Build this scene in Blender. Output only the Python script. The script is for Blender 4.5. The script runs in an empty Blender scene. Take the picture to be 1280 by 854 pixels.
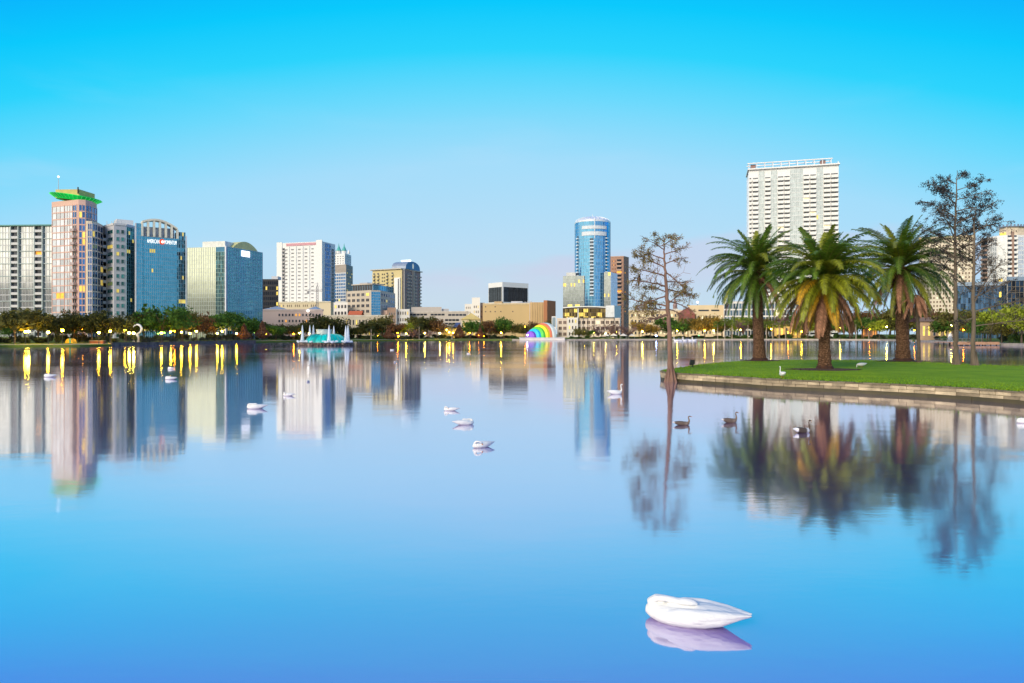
import bpy, bmesh, math, random
from mathutils import Vector, Matrix
R = math.radians
S = bpy.context.scene
COL = S.collection
# ------------------------------------------------------------------ camera, sky, sun, exposure
F, YH, H = 853.0, 418.0, 3.3           # focal length in photo pixels, horizon row, eye height
cam = bpy.data.objects.new('camera', bpy.data.cameras.new('camera'))
COL.objects.link(cam)
cam.location = (0, 0, H)
cam.rotation_euler = (R(90), 0, 0)
cam.data.sensor_width = 36
cam.data.lens = 36 * F / 1280
cam.data.shift_y = -(427 - YH) / 1280
cam.data.clip_start = 0.1
cam.data.clip_end = 30000
S.camera = cam

SUN_AZ, SUN_EL = (-0.55, -0.835), 27
world = bpy.data.worlds.new('World')
S.world = world
world.use_nodes = True


def build_world():
    nt = world.node_tree
    N, L = nt.nodes, nt.links
    N.clear()
    def n(t, **k):
        o = N.new(t)
        for a, b in k.items(): setattr(o, a, b)
        return o
    def math_(op, a, b=None, c=None, clamp=False):
        o = n('ShaderNodeMath', operation=op, use_clamp=clamp)
        for i, x in enumerate((a, b, c)):
            if x is None: continue
            if isinstance(x, (int, float)): o.inputs[i].default_value = x
            else: L.new(x, o.inputs[i])
        return o.outputs[0]
    def ramp(fac, stops):
        o = n('ShaderNodeValToRGB')
        e = o.color_ramp.elements
        while len(e) < len(stops): e.new(0.5)
        for i, (p, c) in enumerate(stops):
            e[i].position = p; e[i].color = (*c, 1)
        L.new(fac, o.inputs[0])
        return o.outputs[0]
    def smooth(x, lo, hi):
        o = n('ShaderNodeMapRange', interpolation_type='SMOOTHSTEP')
        L.new(x, o.inputs[0]); o.inputs[1].default_value = lo; o.inputs[2].default_value = hi
        return o.outputs[0]
    def mix(f, a, b):
        o = n('ShaderNodeMix', data_type='RGBA')
        if isinstance(f, (int, float)): o.inputs[0].default_value = f
        else: L.new(f, o.inputs[0])
        for s, x in ((6, a), (7, b)):
            if isinstance(x, tuple): o.inputs[s].default_value = (*x, 1)
            else: L.new(x, o.inputs[s])
        return o.outputs[2]
    tc = n('ShaderNodeTexCoord')
    sep = n('ShaderNodeSeparateXYZ')
    L.new(tc.outputs['Generated'], sep.inputs[0])
    x, y, z = sep.outputs
    zc = math_('MAXIMUM', z, 0.0)
    # the clear dawn sky over the lake
    zx = math_('ADD', zc, math_('MULTIPLY', math_('MULTIPLY', x, x), 0.36))
    front = ramp(zx, [(0.0, (0.59, 0.72, 0.84)), (0.055, (0.575, 0.722, 0.85)), (0.135, (0.49, 0.735, 0.93)),
                      (0.245, (0.375, 0.735, 0.98)), (0.328, (0.15, 0.71, 1.0)), (0.385, (0.022, 0.67, 1.0)),
                      (0.437, (0.0, 0.60, 1.0)), (0.50, (0.0, 0.42, 1.0)), (0.62, (0.0, 0.28, 0.9)), (1.0, (0.01, 0.16, 0.6))])
    # the glow of the low sun on the left, behind the viewer
    back = ramp(zc, [(0.0, (1.55, 1.4, 1.12)), (0.15, (1.62, 1.5, 1.25)), (0.4, (1.5, 1.42, 1.3)), (0.75, (0.4, 0.5, 0.75)), (1.0, (0.05, 0.2, 0.55))])
    hl = math_('SQRT', math_('ADD', math_('MULTIPLY', x, x), math_('ADD', math_('MULTIPLY', y, y), 1e-6)))
    dot = math_('DIVIDE', math_('ADD', math_('MULTIPLY', x, -0.80), math_('MULTIPLY', y, -0.60)), hl)
    glow = smooth(dot, 0.25, 0.85)
    behind = ramp(zc, [(0.0, (0.55, 0.62, 0.74)), (0.12, (0.60, 0.74, 0.92)), (0.35, (0.45, 0.66, 0.95)), (0.7, (0.15, 0.4, 0.8)), (1.0, (0.03, 0.2, 0.6))])
    bfac = smooth(y, 0.05, -0.35)
    sky = mix(glow, mix(bfac, front, behind), back)
    # cloud noise
    mp = n('ShaderNodeMapping'); mp.inputs['Scale'].default_value = (2.2, 2.2, 9.0)
    L.new(tc.outputs['Generated'], mp.inputs[0])
    no = n('ShaderNodeTexNoise'); no.inputs['Scale'].default_value = 2.2; no.inputs['Detail'].default_value = 5
    no.inputs['Roughness'].default_value = 0.45
    L.new(mp.outputs[0], no.inputs['Vector'])
    nf = no.outputs['Fac']
    # dark band added low behind the viewer for the lower window panes to mirror
    edge = math_('ADD', math_('MULTIPLY', math_('SUBTRACT', nf, 0.5), 0.05), 0.058)
    bank = math_('MULTIPLY', math_('MULTIPLY', smooth(math_('SUBTRACT', edge, zc), -0.012, 0.018), smooth(y, 0.1, -0.15)), smooth(x, 0.2, -0.15))
    sky = mix(math_('MULTIPLY', bank, 0.85), sky, (0.035, 0.05, 0.08))
    # lavender clouds low over the far shore
    top = math_('ADD', math_('MULTIPLY', math_('SUBTRACT', nf, 0.5), 0.16), math_('ADD', math_('MULTIPLY', smooth(x, 0.0, 0.25), 0.032), 0.092))
    band = smooth(math_('SUBTRACT', top, zc), -0.012, 0.022)
    band = math_('MULTIPLY', band, smooth(zc, 0.045, 0.095))
    band = math_('MULTIPLY', band, smooth(x, -0.30, -0.05))
    band = math_('MULTIPLY', band, smooth(y, 0.2, 0.6))
    sky = mix(math_('MULTIPLY', band, 0.52), sky, (0.64, 0.63, 0.81))
    # faint high streaks
    mp2 = n('ShaderNodeMapping'); mp2.inputs['Scale'].default_value = (1.2, 1.2, 6.0); mp2.inputs['Rotation'].default_value = (0, R(12), 0)
    L.new(tc.outputs['Generated'], mp2.inputs[0])
    n2 = n('ShaderNodeTexNoise'); n2.inputs['Scale'].default_value = 3.0; n2.inputs['Detail'].default_value = 6
    L.new(mp2.outputs[0], n2.inputs['Vector'])
    st = math_('MULTIPLY', smooth(n2.outputs['Fac'], 0.5, 0.75), math_('MULTIPLY', smooth(zc, 0.36, 0.2), 0.14))
    sky = mix(st, sky, (0.68, 0.78, 0.95))
    b1 = n('ShaderNodeBackground'); L.new(sky, b1.inputs[0]); b1.inputs[1].default_value = 1.0
    nis = n('ShaderNodeTexSky', sky_type='NISHITA', sun_disc=False)
    nis.sun_elevation = R(SUN_EL); nis.sun_rotation = math.atan2(SUN_AZ[0], SUN_AZ[1])
    b2 = n('ShaderNodeBackground'); L.new(nis.outputs[0], b2.inputs[0]); b2.inputs[1].default_value = 0.08
    mx = n('ShaderNodeMixShader'); mx.inputs[0].default_value = 0.03
    L.new(b1.outputs[0], mx.inputs[1]); L.new(b2.outputs[0], mx.inputs[2])
    out = n('ShaderNodeOutputWorld'); L.new(mx.outputs[0], out.inputs[0])


build_world()
sun = bpy.data.objects.new('sun', bpy.data.lights.new('sun', 'SUN'))
COL.objects.link(sun)
sun.data.energy = 3.0
sun.data.angle = R(24)
sun.data.color = (1.0, 0.90, 0.74)
sv = Vector((SUN_AZ[0] * math.cos(R(SUN_EL)), SUN_AZ[1] * math.cos(R(SUN_EL)), math.sin(R(SUN_EL))))
sun.rotation_euler = sv.to_track_quat('Z', 'Y').to_euler()
vs = S.view_settings
vs.view_transform = 'Standard'; vs.look = 'None'; vs.gamma = 1; vs.use_curve_mapping = False
vs.exposure = 0.0
S.cycles.use_denoising = True
S.cycles.max_bounces = 6
S.cycles.sample_clamp_indirect = 6

# ------------------------------------------------------------------ helpers
rnd = random.Random(7)
def WX(px, Y): return (px - 640) / F * Y
def ZZ(py, Y): return H + (YH - py) / F * Y
def P(px, py, Y): return Vector((WX(px, Y), Y, ZZ(py, Y)))
def lerp(a, b, t): return a + (b - a) * t
def interp(x, xs, ys):
    if x <= xs[0]: return ys[0]
    for i in range(1, len(xs)):
        if x <= xs[i]:
            return lerp(ys[i-1], ys[i], (x - xs[i-1]) / (xs[i] - xs[i-1]))
    return ys[-1]

MATS = {}
def M(name, col, rough=0.6, metal=0.0, var=0.15, scale=0.6, emit=0.0, spec=0.4, island=0.0, objr=0.0, streak=1.0, bump=0.0, alpha=1.0, col2=None, trans=0.0):
    """a procedural material: noise-varied colour, optional variation per leaf / pane and per object"""
    if name in MATS: return MATS[name]
    m = bpy.data.materials.new(name); m.use_nodes = True
    nt = m.node_tree; N, L = nt.nodes, nt.links
    b = N['Principled BSDF']
    tc = N.new('ShaderNodeTexCoord')
    mp = N.new('ShaderNodeMapping'); mp.inputs['Scale'].default_value = (1, 1, streak)
    L.new(tc.outputs['Object'], mp.inputs[0])
    no = N.new('ShaderNodeTexNoise'); no.inputs['Scale'].default_value = scale; no.inputs['Detail'].default_value = 4
    L.new(mp.outputs[0], no.inputs['Vector'])
    mr = N.new('ShaderNodeMapRange'); mr.inputs[1].default_value = 0.25; mr.inputs[2].default_value = 0.75
    L.new(no.outputs['Fac'], mr.inputs[0])
    mx = N.new('ShaderNodeMix'); mx.data_type = 'RGBA'
    c2 = col2 or tuple(c * (1 + var) for c in col)
    c1 = col if col2 else tuple(c * (1 - var) for c in col)
    mx.inputs[6].default_value = (*c1, 1); mx.inputs[7].default_value = (*c2, 1)
    L.new(mr.outputs[0], mx.inputs[0])
    out = mx.outputs[2]
    for amt, src in ((island, 'i'), (objr, 'o')):
        if not amt: continue
        if src == 'i':
            g = N.new('ShaderNodeNewGeometry'); o = g.outputs['Random Per Island']
        else:
            g = N.new('ShaderNodeObjectInfo'); o = g.outputs['Random']
        r = N.new('ShaderNodeMapRange'); r.inputs[3].default_value = 1 - amt; r.inputs[4].default_value = 1 + amt
        L.new(o, r.inputs[0])
        vm = N.new('ShaderNodeVectorMath'); vm.operation = 'SCALE'
        L.new(out, vm.inputs[0]); L.new(r.outputs[0], vm.inputs['Scale'])
        out = vm.outputs[0]
    L.new(out, b.inputs['Base Color'])
    b.inputs['Roughness'].default_value = rough
    b.inputs['Metallic'].default_value = metal
    b.inputs['Specular IOR Level'].default_value = spec
    if emit:
        L.new(out, b.inputs['Emission Color']); b.inputs['Emission Strength'].default_value = emit
    if bump:
        bp = N.new('ShaderNodeBump'); bp.inputs['Strength'].default_value = bump; bp.inputs['Distance'].default_value = 0.05
        n2 = N.new('ShaderNodeTexNoise'); n2.inputs['Scale'].default_value = scale * 6; n2.inputs['Detail'].default_value = 6
        L.new(mp.outputs[0], n2.inputs['Vector']); L.new(n2.outputs['Fac'], bp.inputs['Height']); L.new(bp.outputs[0], b.inputs['Normal'])
    if alpha < 1: b.inputs['Alpha'].default_value = alpha
    if trans:
        tr = N.new('ShaderNodeBsdfTranslucent'); L.new(out, tr.inputs[0])
        ms = N.new('ShaderNodeMixShader'); ms.inputs[0].default_value = trans
        L.new(b.outputs[0], ms.inputs[1]); L.new(tr.outputs[0], ms.inputs[2])
        L.new(ms.outputs[0], N['Material Output'].inputs[0])
    MATS[name] = m
    return m

class MB:
    def __init__(s): s.v = []; s.f = []; s.m = []
    def face(s, pts, m=0):
        i = len(s.v); s.v += [tuple(p) for p in pts]; s.f.append(tuple(range(i, i + len(pts)))); s.m.append(m)
    def box8(s, p, m=0):
        i = len(s.v); s.v += [tuple(q) for q in p]
        for q in ((0,3,2,1), (4,5,6,7), (0,1,5,4), (1,2,6,5), (2,3,7,6), (3,0,4,7)):
            s.f.append(tuple(i + k for k in q)); s.m.append(m)
    def abox(s, x0, x1, y0, y1, z0, z1, m=0):
        s.box8([(x0,y0,z0),(x1,y0,z0),(x1,y1,z0),(x0,y1,z0),(x0,y0,z1),(x1,y0,z1),(x1,y1,z1),(x0,y1,z1)], m)
    def prism(s, poly, z0, z1, m=0, mcap=None):
        n = len(poly); i = len(s.v)
        s.v += [(p[0], p[1], z0) for p in poly] + [(p[0], p[1], z1) for p in poly]
        for k in range(n):
            s.f.append((i+k, i+(k+1)%n, i+n+(k+1)%n, i+n+k)); s.m.append(m)
        s.f.append(tuple(i+n+k for k in range(n))); s.m.append(m if mcap is None else mcap)
        s.f.append(tuple(i+n-1-k for k in range(n))); s.m.append(m)
    def tube(s, pts, rad, n=6, m=0, cap=True):
        pts = [Vector(p) for p in pts]; i0 = len(s.v)
        ref = Vector((0.31, 0.77, 0.55))
        for k, p in enumerate(pts):
            t = (pts[min(k+1, len(pts)-1)] - pts[max(k-1, 0)])
            t = t.normalized() if t.length > 1e-9 else Vector((0,0,1))
            a = t.cross(ref)
            if a.length < 0.1: a = t.cross(Vector((1,0,0)))
            a.normalize(); b = t.cross(a)
            r = rad[k] if isinstance(rad, (list, tuple)) else rad
            for j in range(n):
                w = 2*math.pi*j/n
                s.v.append(tuple(p + a*(r*math.cos(w)) + b*(r*math.sin(w))))
        for k in range(len(pts)-1):
            for j in range(n):
                s.f.append((i0+k*n+j, i0+k*n+(j+1)%n, i0+(k+1)*n+(j+1)%n, i0+(k+1)*n+j)); s.m.append(m)
        if cap:
            s.f.append(tuple(i0+j for j in range(n))); s.m.append(m)
            e = i0+(len(pts)-1)*n
            s.f.append(tuple(e+n-1-j for j in range(n))); s.m.append(m)
    def rev(s, c, prof, n=16, m=0, a0=0.0, a1=None, sx=1.0, sy=1.0):
        c = Vector(c); i0 = len(s.v)
        full = a1 is None
        for (r, z) in prof:
            for j in range(n if full else n+1):
                w = a0 + ((2*math.pi) if full else (a1-a0)) * j/n
                s.v.append((c.x + r*math.cos(w)*sx, c.y + r*math.sin(w)*sy, c.z + z))
        c_ = n if full else n+1
        for k in range(len(prof)-1):
            for j in range(n):
                s.f.append((i0+k*c_+j, i0+k*c_+(j+1)%c_, i0+(k+1)*c_+(j+1)%c_, i0+(k+1)*c_+j)); s.m.append(m)
    def ball(s, c, r, n=8, k=6, m=0):
        r = r if isinstance(r, (tuple, list)) else (r, r, r)
        pr = [(max(0.001, math.sin(math.pi*i/k)), -math.cos(math.pi*i/k)*r[2]) for i in range(k+1)]
        s.rev(c, [(a*r[0], z) for a, z in pr], n, m, sy=r[1]/r[0])
    def mesh(s, name, mats, off=(0,0,0), smooth=False):
        me = bpy.data.meshes.new(name)
        ox, oy, oz = off
        me.from_pydata([(x-ox, y-oy, z-oz) for x, y, z in s.v], [], s.f)
        if not isinstance(mats, (list, tuple)): mats = [mats]
        for mm in mats: me.materials.append(mm)
        if len(mats) > 1: me.polygons.foreach_set('material_index', s.m)
        if smooth: me.polygons.foreach_set('use_smooth', [True]*len(s.f))
        me.update()
        return me
    def build(s, name, mats, parent=None, smooth=False, loc=None):
        off = Vector((0,0,0))
        if loc is not None: off = Vector(loc)
        elif parent is not None:
            off = WLOC[parent.name]
        o = bpy.data.objects.new(name, s.mesh(name, mats, off, smooth))
        COL.objects.link(o)
        if parent is not None: o.parent = parent; WLOC[o.name] = Vector(off)
        else: o.location = off; WLOC[o.name] = Vector(off)
        return o
WLOC = {}
def tag(o, label=None, cat=None, group=None, kind=None):
    for k, v in (('label', label), ('category', cat), ('group', group), ('kind', kind)):
        if v: o[k] = v
    return o
def empty(name, loc, label=None, cat=None, group=None):
    o = bpy.data.objects.new(name, None); COL.objects.link(o)
    o.empty_display_size = 0.2
    o.location = loc; WLOC[o.name] = Vector(loc)
    return tag(o, label, cat, group)
def inst(name, me, parent, loc=(0,0,0), rot=(0,0,0), scale=(1,1,1)):
    o = bpy.data.objects.new(name, me); COL.objects.link(o)
    o.parent = parent; o.location = loc; o.rotation_euler = rot; o.scale = scale
    return o

# facade frame: a left corner, b right corner as seen from the lake
class Fc:
    def __init__(s, a, b, z0, z1):
        s.a = Vector(a[:2]); s.b = Vector(b[:2]); s.z0 = z0; s.z1 = z1
        s.L = (s.b - s.a).length; s.Hh = z1 - z0
        s.d = (s.b - s.a) / s.L; s.n = Vector((s.d.y, -s.d.x))
        s.ang = math.atan2(s.d.y, s.d.x)
    def pt(s, u, v, o=0.0):
        q = s.a + s.d*u + s.n*o
        return Vector((q.x, q.y, s.z0 + v))
    def u(s, px):
        k = (px - 640) / F
        return (k*s.a.y - s.a.x) / (s.d.x - k*s.d.y)
    def v(s, px, py):
        return ZZ(py, s.a.y + s.d.y*s.u(px)) - s.z0
    def box(s, mb, u0, u1, v0, v1, o0, o1, m=0):
        mb.box8([s.pt(u0,v0,o1), s.pt(u1,v0,o1), s.pt(u1,v0,o0), s.pt(u0,v0,o0),
                 s.pt(u0,v1,o1), s.pt(u1,v1,o1), s.pt(u1,v1,o0), s.pt(u0,v1,o0)], m)

BASE = 1.2
def bld(name, label, cat, px, Y, group=None):
    return empty(name, (WX(px, Y), Y, BASE), label, cat, group)
def block(root, pts, ztop, mat, z0=BASE, name='wall', depth=18, parapet=None, ph=0.9, roofm=None):
    """walls over visible corners [(px, Y), ...] from left to right; returns its facades"""
    q = [Vector((WX(a, b), b)) for a, b in pts]
    fs = [Fc(q[i], q[i+1], z0, ztop) for i in range(len(q)-1)]
    if len(q) == 3: poly = q + [q[0] + q[2] - q[1]]
    else: poly = q + [q[-1]*(1 + depth/q[-1].length) - (q[-1]-q[0]).normalized()*0.4, q[0]*(1 + depth/q[0].length) + (q[-1]-q[0]).normalized()*0.4]
    mb = MB(); mb.prism(poly, z0, ztop, 0, 1)
    mb.build(name, [mat, roofm or M('roof_gravel', (0.3, 0.29, 0.28), 0.9)], root)
    if parapet:
        pb = MB()
        n = len(poly)
        for i in range(n):
            f = Fc(poly[i], poly[(i+1) % n], ztop, ztop + ph)
            f.box(pb, 0.26, f.L - 0.26, 0.003, ph, -0.25, 0.25)
        pb.build('parapet', parapet, root)
    return fs
COUNT = {}
WM = {}
def over(root, name):
    k = (root.name, name); COUNT[k] = COUNT.get(k, 0) + 1
    return COUNT[k] > 100
REST = {}
def window_mesh(w, h, pane, frame, fw=0.12):
    k = ('w', round(w, 2), round(h, 2), pane.name, frame.name)
    if k not in WM:
        mb = MB()
        mb.abox(-w/2+fw, w/2-fw, -0.06, 0.0, fw, h-fw, 0)
        for a in ((-w/2, w/2, 0, fw), (-w/2, w/2, h-fw, h), (-w/2, -w/2+fw, fw, h-fw), (w/2-fw, w/2, fw, h-fw)):
            mb.abox(a[0], a[1], -0.16, 0.0, a[2], a[3], 1)
        if w > 1.6: mb.abox(-0.05, 0.05, -0.12, -0.061, fw, h-fw, 1)
        WM[k] = mb.mesh('window', [pane, frame])
    return WM[k]
def put(root, me, f, u, v, o=0.0, name='window'):
    """a part copied onto a facade; past a hundred of one part the rest goes into one part of kind stuff"""
    p = f.pt(u, v, o)
    if over(root, name):
        REST.setdefault((root.name, name), []).append((me, p, f.ang)); return None
    return inst(name, me, root, p - WLOC[root.name], (0, 0, f.ang))
def flush_rest():
    for (rn, name), items in REST.items():
        root = bpy.data.objects[rn]; bm = bmesh.new(); mats = []
        for me, p, ang in items:
            idx = []
            for mm in me.materials:
                if mm not in mats: mats.append(mm)
                idx.append(mats.index(mm))
            k0 = len(bm.verts); kf = len(bm.faces)
            bm.from_mesh(me)
            bm.verts.ensure_lookup_table(); bm.faces.ensure_lookup_table()
            T = Matrix.Translation(p - WLOC[rn]) @ Matrix.Rotation(ang, 4, 'Z')
            for i in range(k0, len(bm.verts)): bm.verts[i].co = T @ bm.verts[i].co
            for i in range(kf, len(bm.faces)): bm.faces[i].material_index = idx[min(bm.faces[i].material_index, len(idx)-1)]
        me = bpy.data.meshes.new(name); bm.to_mesh(me); bm.free()
        for mm in mats: me.materials.append(mm)
        o = bpy.data.objects.new(name, me); COL.objects.link(o); o.parent = root; o['kind'] = 'stuff'
def win_grid(root, f, u0, u1, v0, v1, nc, nr, wf=0.6, hf=0.55, pane=None, frame=None, lit=0.03, litm=None, seed=1, skip=None):
    r = random.Random(seed)
    cw, ch = (u1-u0)/nc, (v1-v0)/nr
    w, h = cw*wf, ch*hf
    pane = pane or G_DARK; frame = frame or M('window_frame_grey', (0.4, 0.4, 0.4), 0.5)
    a = window_mesh(w, h, pane, frame); b = window_mesh(w, h, litm or LIT, frame)
    for j in reversed(range(nr)):
        for i in range(nc):
            if skip and skip(i, j): continue
            l = r.random() < lit
            put(root, b if l else a, f, u0+(i+0.5)*cw, v0 + j*ch + ch*(1-hf)*0.5, 0.0, 'lit_window' if l else 'window')
def curtain(root, f, u0, u1, v0, v1, nu, nv, glass, mull, jit=0.005, lit=0.0, mw=0.14, seed=3, litm=None, litrows=(), o=0.06, mv=True, name='glass_curtain_wall', mh=None):
    """glass wall: one quad per pane, each very slightly out of plane as real panes are, with its mullion grid"""
    r = random.Random(seed)
    du, dv = (u1-u0)/nu, (v1-v0)/nv
    g = MB(); lm = {}
    for j in range(nv):
        run = 0
        for i in range(nu):
            a, b = u0+i*du, u0+(i+1)*du; c, d = v0+j*dv, v0+(j+1)*dv
            if j in litrows: on = r.random() < 0.8
            else: on = r.random() < lit or (run and r.random() < 0.45)
            run = (run + 1 if run < 3 else 0) if on else 0
            if on:
                m = MB(); f.box(m, a+mw/2, b-mw/2, c+mw/2, d-mw/2, o-0.03, o+0.02)
                if over(root, 'lit_window'): continue
                m.build('lit_window', litm or LIT, root); continue
            w = [o + r.uniform(-jit, jit)*0.2 for _ in range(3)]
            g.face([f.pt(a, c, w[0]), f.pt(b, c, w[1]), f.pt(b, d, w[2]+w[1]-w[0]), f.pt(a, d, w[2])])
    # solid backing so nothing shows between the panes
    g.build(name, glass, root)
    k = MB()
    mh = mh or mw
    for j in range(nv+1):
        c = v0 + j*dv; f.box(k, u0, u1, c-mh/2, c+mh/2, 0.0, o+0.10)
    if mv:
        for i in range(nu+1):
            a = u0 + i*du; f.box(k, a-mw/2, a+mw/2, v0-mh/2, v1+mh/2, 0.0, o+0.14)
    k.build('mullion_grid', mull, root)
def balcony_mesh(w, h, slab, pane, depth=1.4, rail=0.5):
    k = ('b', round(w, 2), round(h, 2), slab.name, pane.name, depth, rail)
    if k not in WM:
        mb = MB()
        mb.abox(-w/2, w/2, -depth, 0, 0, 0.18, 0)
        mb.abox(-w/2, w/2, -depth, -depth+0.1, 0.18, h*rail, 0)
        mb.abox(-w/2, -w/2+0.1, -depth+0.1, 0, 0.18, h*rail, 0)
        mb.abox(w/2-0.1, w/2, -depth+0.1, 0, 0.18, h*rail, 0)
        mb.abox(-w/2+0.15, w/2-0.15, -0.06, -0.003, 0.18, h-0.2, 1)
        WM[k] = mb.mesh('balcony', [slab, pane])
    return WM[k]
LIT = M('lit_window_yellow', (0.85, 0.62, 0.12), 0.4, emit=0.55, var=0.3, objr=0.2)
LITW = M('lit_window_warm_white', (0.9, 0.78, 0.5), 0.4, emit=0.6, var=0.3, objr=0.2)
LITO = M('lit_window_orange', (1.0, 0.42, 0.05), 0.4, emit=0.7, var=0.3)
G_DARK = M('dark_window_glass', (0.05, 0.06, 0.08), 0.08, 0.3, var=0.3, objr=0.5, spec=0.8)
G_BLUE = M('blue_mirror_glass', (0.06, 0.34, 0.48), 0.05, 0.92, var=0.06, island=0.10)
G_BLUE2 = M('blue_mirror_glass_light', (0.09, 0.34, 0.54), 0.05, 0.92, var=0.06, island=0.10)
G_PALE = M('pale_curtained_glass', (0.62, 0.66, 0.72), 0.12, 0.45, var=0.1, island=0.25)
G_SILVER = M('silver_green_mirror_glass', (0.72, 0.77, 0.62), 0.04, 0.95, var=0.05, island=0.05)
G_NEUT = M('neutral_mirror_glass', (0.70, 0.73, 0.74), 0.05, 0.92, var=0.08, island=0.15)
G_DEEP = M('deep_blue_glass', (0.07, 0.19, 0.42), 0.06, 0.85, var=0.12, island=0.3)
G_BLACK = M('black_smoked_glass', (0.035, 0.037, 0.045), 0.07, 0.3, var=0.2, island=0.3, spec=0.7)
MW = M('white_mullion', (0.72, 0.73, 0.73), 0.45)
MG = M('grey_mullion', (0.30, 0.44, 0.55), 0.4, 0.1)
WHITE = M('white_stucco', (0.80, 0.79, 0.77), 0.75, var=0.05, scale=0.05, streak=0.15)
WHITE2 = M('warm_white_stucco', (0.76, 0.72, 0.66), 0.75, var=0.06, scale=0.05, streak=0.15)
CREAM = M('cream_stucco', (0.66, 0.55, 0.38), 0.75, var=0.08, scale=0.06, streak=0.2)
BEIGE = M('beige_stone', (0.56, 0.48, 0.38), 0.8, var=0.1, scale=0.06, streak=0.2)
PINK = M('pink_stucco', (0.62, 0.40, 0.34), 0.75, var=0.07, scale=0.06, streak=0.2)
SALMON = M('salmon_stucco', (0.68, 0.43, 0.36), 0.7, var=0.06, scale=0.06)
TAN = M('tan_brick', (0.58, 0.41, 0.20), 0.85, var=0.08, scale=0.1, streak=0.3)
BRICK = M('red_brown_brick', (0.40, 0.17, 0.08), 0.85, var=0.12, scale=0.1, streak=0.3)
GREY = M('grey_concrete', (0.42, 0.41, 0.42), 0.8, var=0.1, scale=0.08, streak=0.2)
LGREY = M('light_grey_concrete', (0.60, 0.59, 0.60), 0.8, var=0.07, scale=0.08, streak=0.2)
DARKM = M('dark_metal', (0.03, 0.03, 0.035), 0.45, 0.4)
# ------------------------------------------------------------------ the setting: lake, ground, banks
SH_PX = [-100, 0, 100, 200, 300, 400, 500, 600, 700, 850, 1000, 1100, 1150, 1200, 1250, 1280, 1400]
SH_Y = [160, 174, 182, 214, 266, 313, 352, 375, 375, 398, 398, 372, 313, 245, 203, 190, 170]
def shoreY(px): return interp(px, SH_PX, SH_Y)
def gz(px, Y): return interp(Y - shoreY(px), [0, 1, 8, 40, 150], [0.45, 0.5, 0.7, 1.2, 2.0])
shore = []
for i in range(0, 151):
    px = -100 + i*10
    Y = shoreY(px) + 0.5*math.sin(px*0.05) + 0.3*math.sin(px*0.13)
    shore.append(Vector((WX(px, Y), Y)))
NVIS = len(shore)
for p in [(150, 130), (138, 80), (112, 25), (70, -3), (30, -5), (6, -3.2), (-6, -3.2), (-30, -5), (-70, -1), (-105, 40), (-128, 95)]:
    shore.append(Vector(p))
cen = Vector((0, 150))
def water_material():
    m = bpy.data.materials.new('lake_water'); m.use_nodes = True
    nt = m.node_tree; N, L = nt.nodes, nt.links; N.clear()
    tc = N.new('ShaderNodeTexCoord')
    def noise(sx, sy, sc, det):
        mp = N.new('ShaderNodeMapping'); mp.inputs['Scale'].default_value = (sx, sy, 1)
        L.new(tc.outputs['Object'], mp.inputs[0])
        no = N.new('ShaderNodeTexNoise'); no.inputs['Scale'].default_value = sc; no.inputs['Detail'].default_value = det
        L.new(mp.outputs[0], no.inputs['Vector']); return no.outputs['Fac']
    a = noise(0.7, 1.3, 0.55, 2.0); b = noise(1.0, 2.2, 3.5, 2.0); c = noise(1.0, 1.6, 0.03, 2.0)
    # calm and lightly rippled patches
    pr = N.new('ShaderNodeMapRange'); L.new(c, pr.inputs[0]); pr.inputs[1].default_value = 0.35; pr.inputs[2].default_value = 0.7; pr.inputs[3].default_value = 0.3; pr.inputs[4].default_value = 1.0
    mu = N.new('ShaderNodeMath'); mu.operation = 'MULTIPLY'; L.new(b, mu.inputs[0]); mu.inputs[1].default_value = 0.16
    ad = N.new('ShaderNodeMath'); ad.operation = 'ADD'; L.new(a, ad.inputs[0]); L.new(mu.outputs[0], ad.inputs[1])
    hm = N.new('ShaderNodeMath'); hm.operation = 'MULTIPLY'; L.new(ad.outputs[0], hm.inputs[0]); L.new(pr.outputs[0], hm.inputs[1])
    bp = N.new('ShaderNodeBump'); bp.inputs['Strength'].default_value = 1.0; bp.inputs['Distance'].default_value = 0.008
    L.new(hm.outputs[0], bp.inputs['Height'])
    lw = N.new('ShaderNodeLayerWeight'); lw.inputs[0].default_value = 0.5
    fr = N.new('ShaderNodeValToRGB'); e = fr.color_ramp.elements; L.new(lw.outputs['Facing'], fr.inputs[0])
    e[0].position = 0.3; e[0].color = (.2, .2, .2, 1); e[1].position = 1.0; e[1].color = (.97, .97, .97, 1)
    for p_, v_ in ((.54, .47), (.62, .60), (.70, .76), (.80, .89), (.90, .95)): k = e.new(p_); k.color = (v_, v_, v_, 1)
    g = N.new('ShaderNodeBsdfGlossy'); g.inputs['Color'].default_value = (0.93, 0.93, 0.99, 1); rr_ = N.new('ShaderNodeMapRange'); L.new(noise(0.25, 1.0, 0.06, 4.0), rr_.inputs[0]); rr_.inputs[1].default_value = 0.4; rr_.inputs[2].default_value = 0.62; rr_.inputs[3].default_value = 0.055; rr_.inputs[4].default_value = 0.09; L.new(rr_.outputs[0], g.inputs['Roughness'])
    L.new(bp.outputs[0], g.inputs['Normal'])
    d = N.new('ShaderNodeBsdfDiffuse'); d.inputs['Color'].default_value = (0.25, 0.14, 0.50, 1)
    mx = N.new('ShaderNodeMixShader'); L.new(fr.outputs[0], mx.inputs[0]); L.new(d.outputs[0], mx.inputs[1]); L.new(g.outputs[0], mx.inputs[2])
    o = N.new('ShaderNodeOutputMaterial'); L.new(mx.outputs[0], o.inputs[0])
    return m
mb = MB()
ring = [cen + (p - cen)*1.012 for p in shore]
mb.face([(p.x, p.y, 0.0) for p in ring])
tag(mb.build('lake_water', water_material()), kind='structure')

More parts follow.
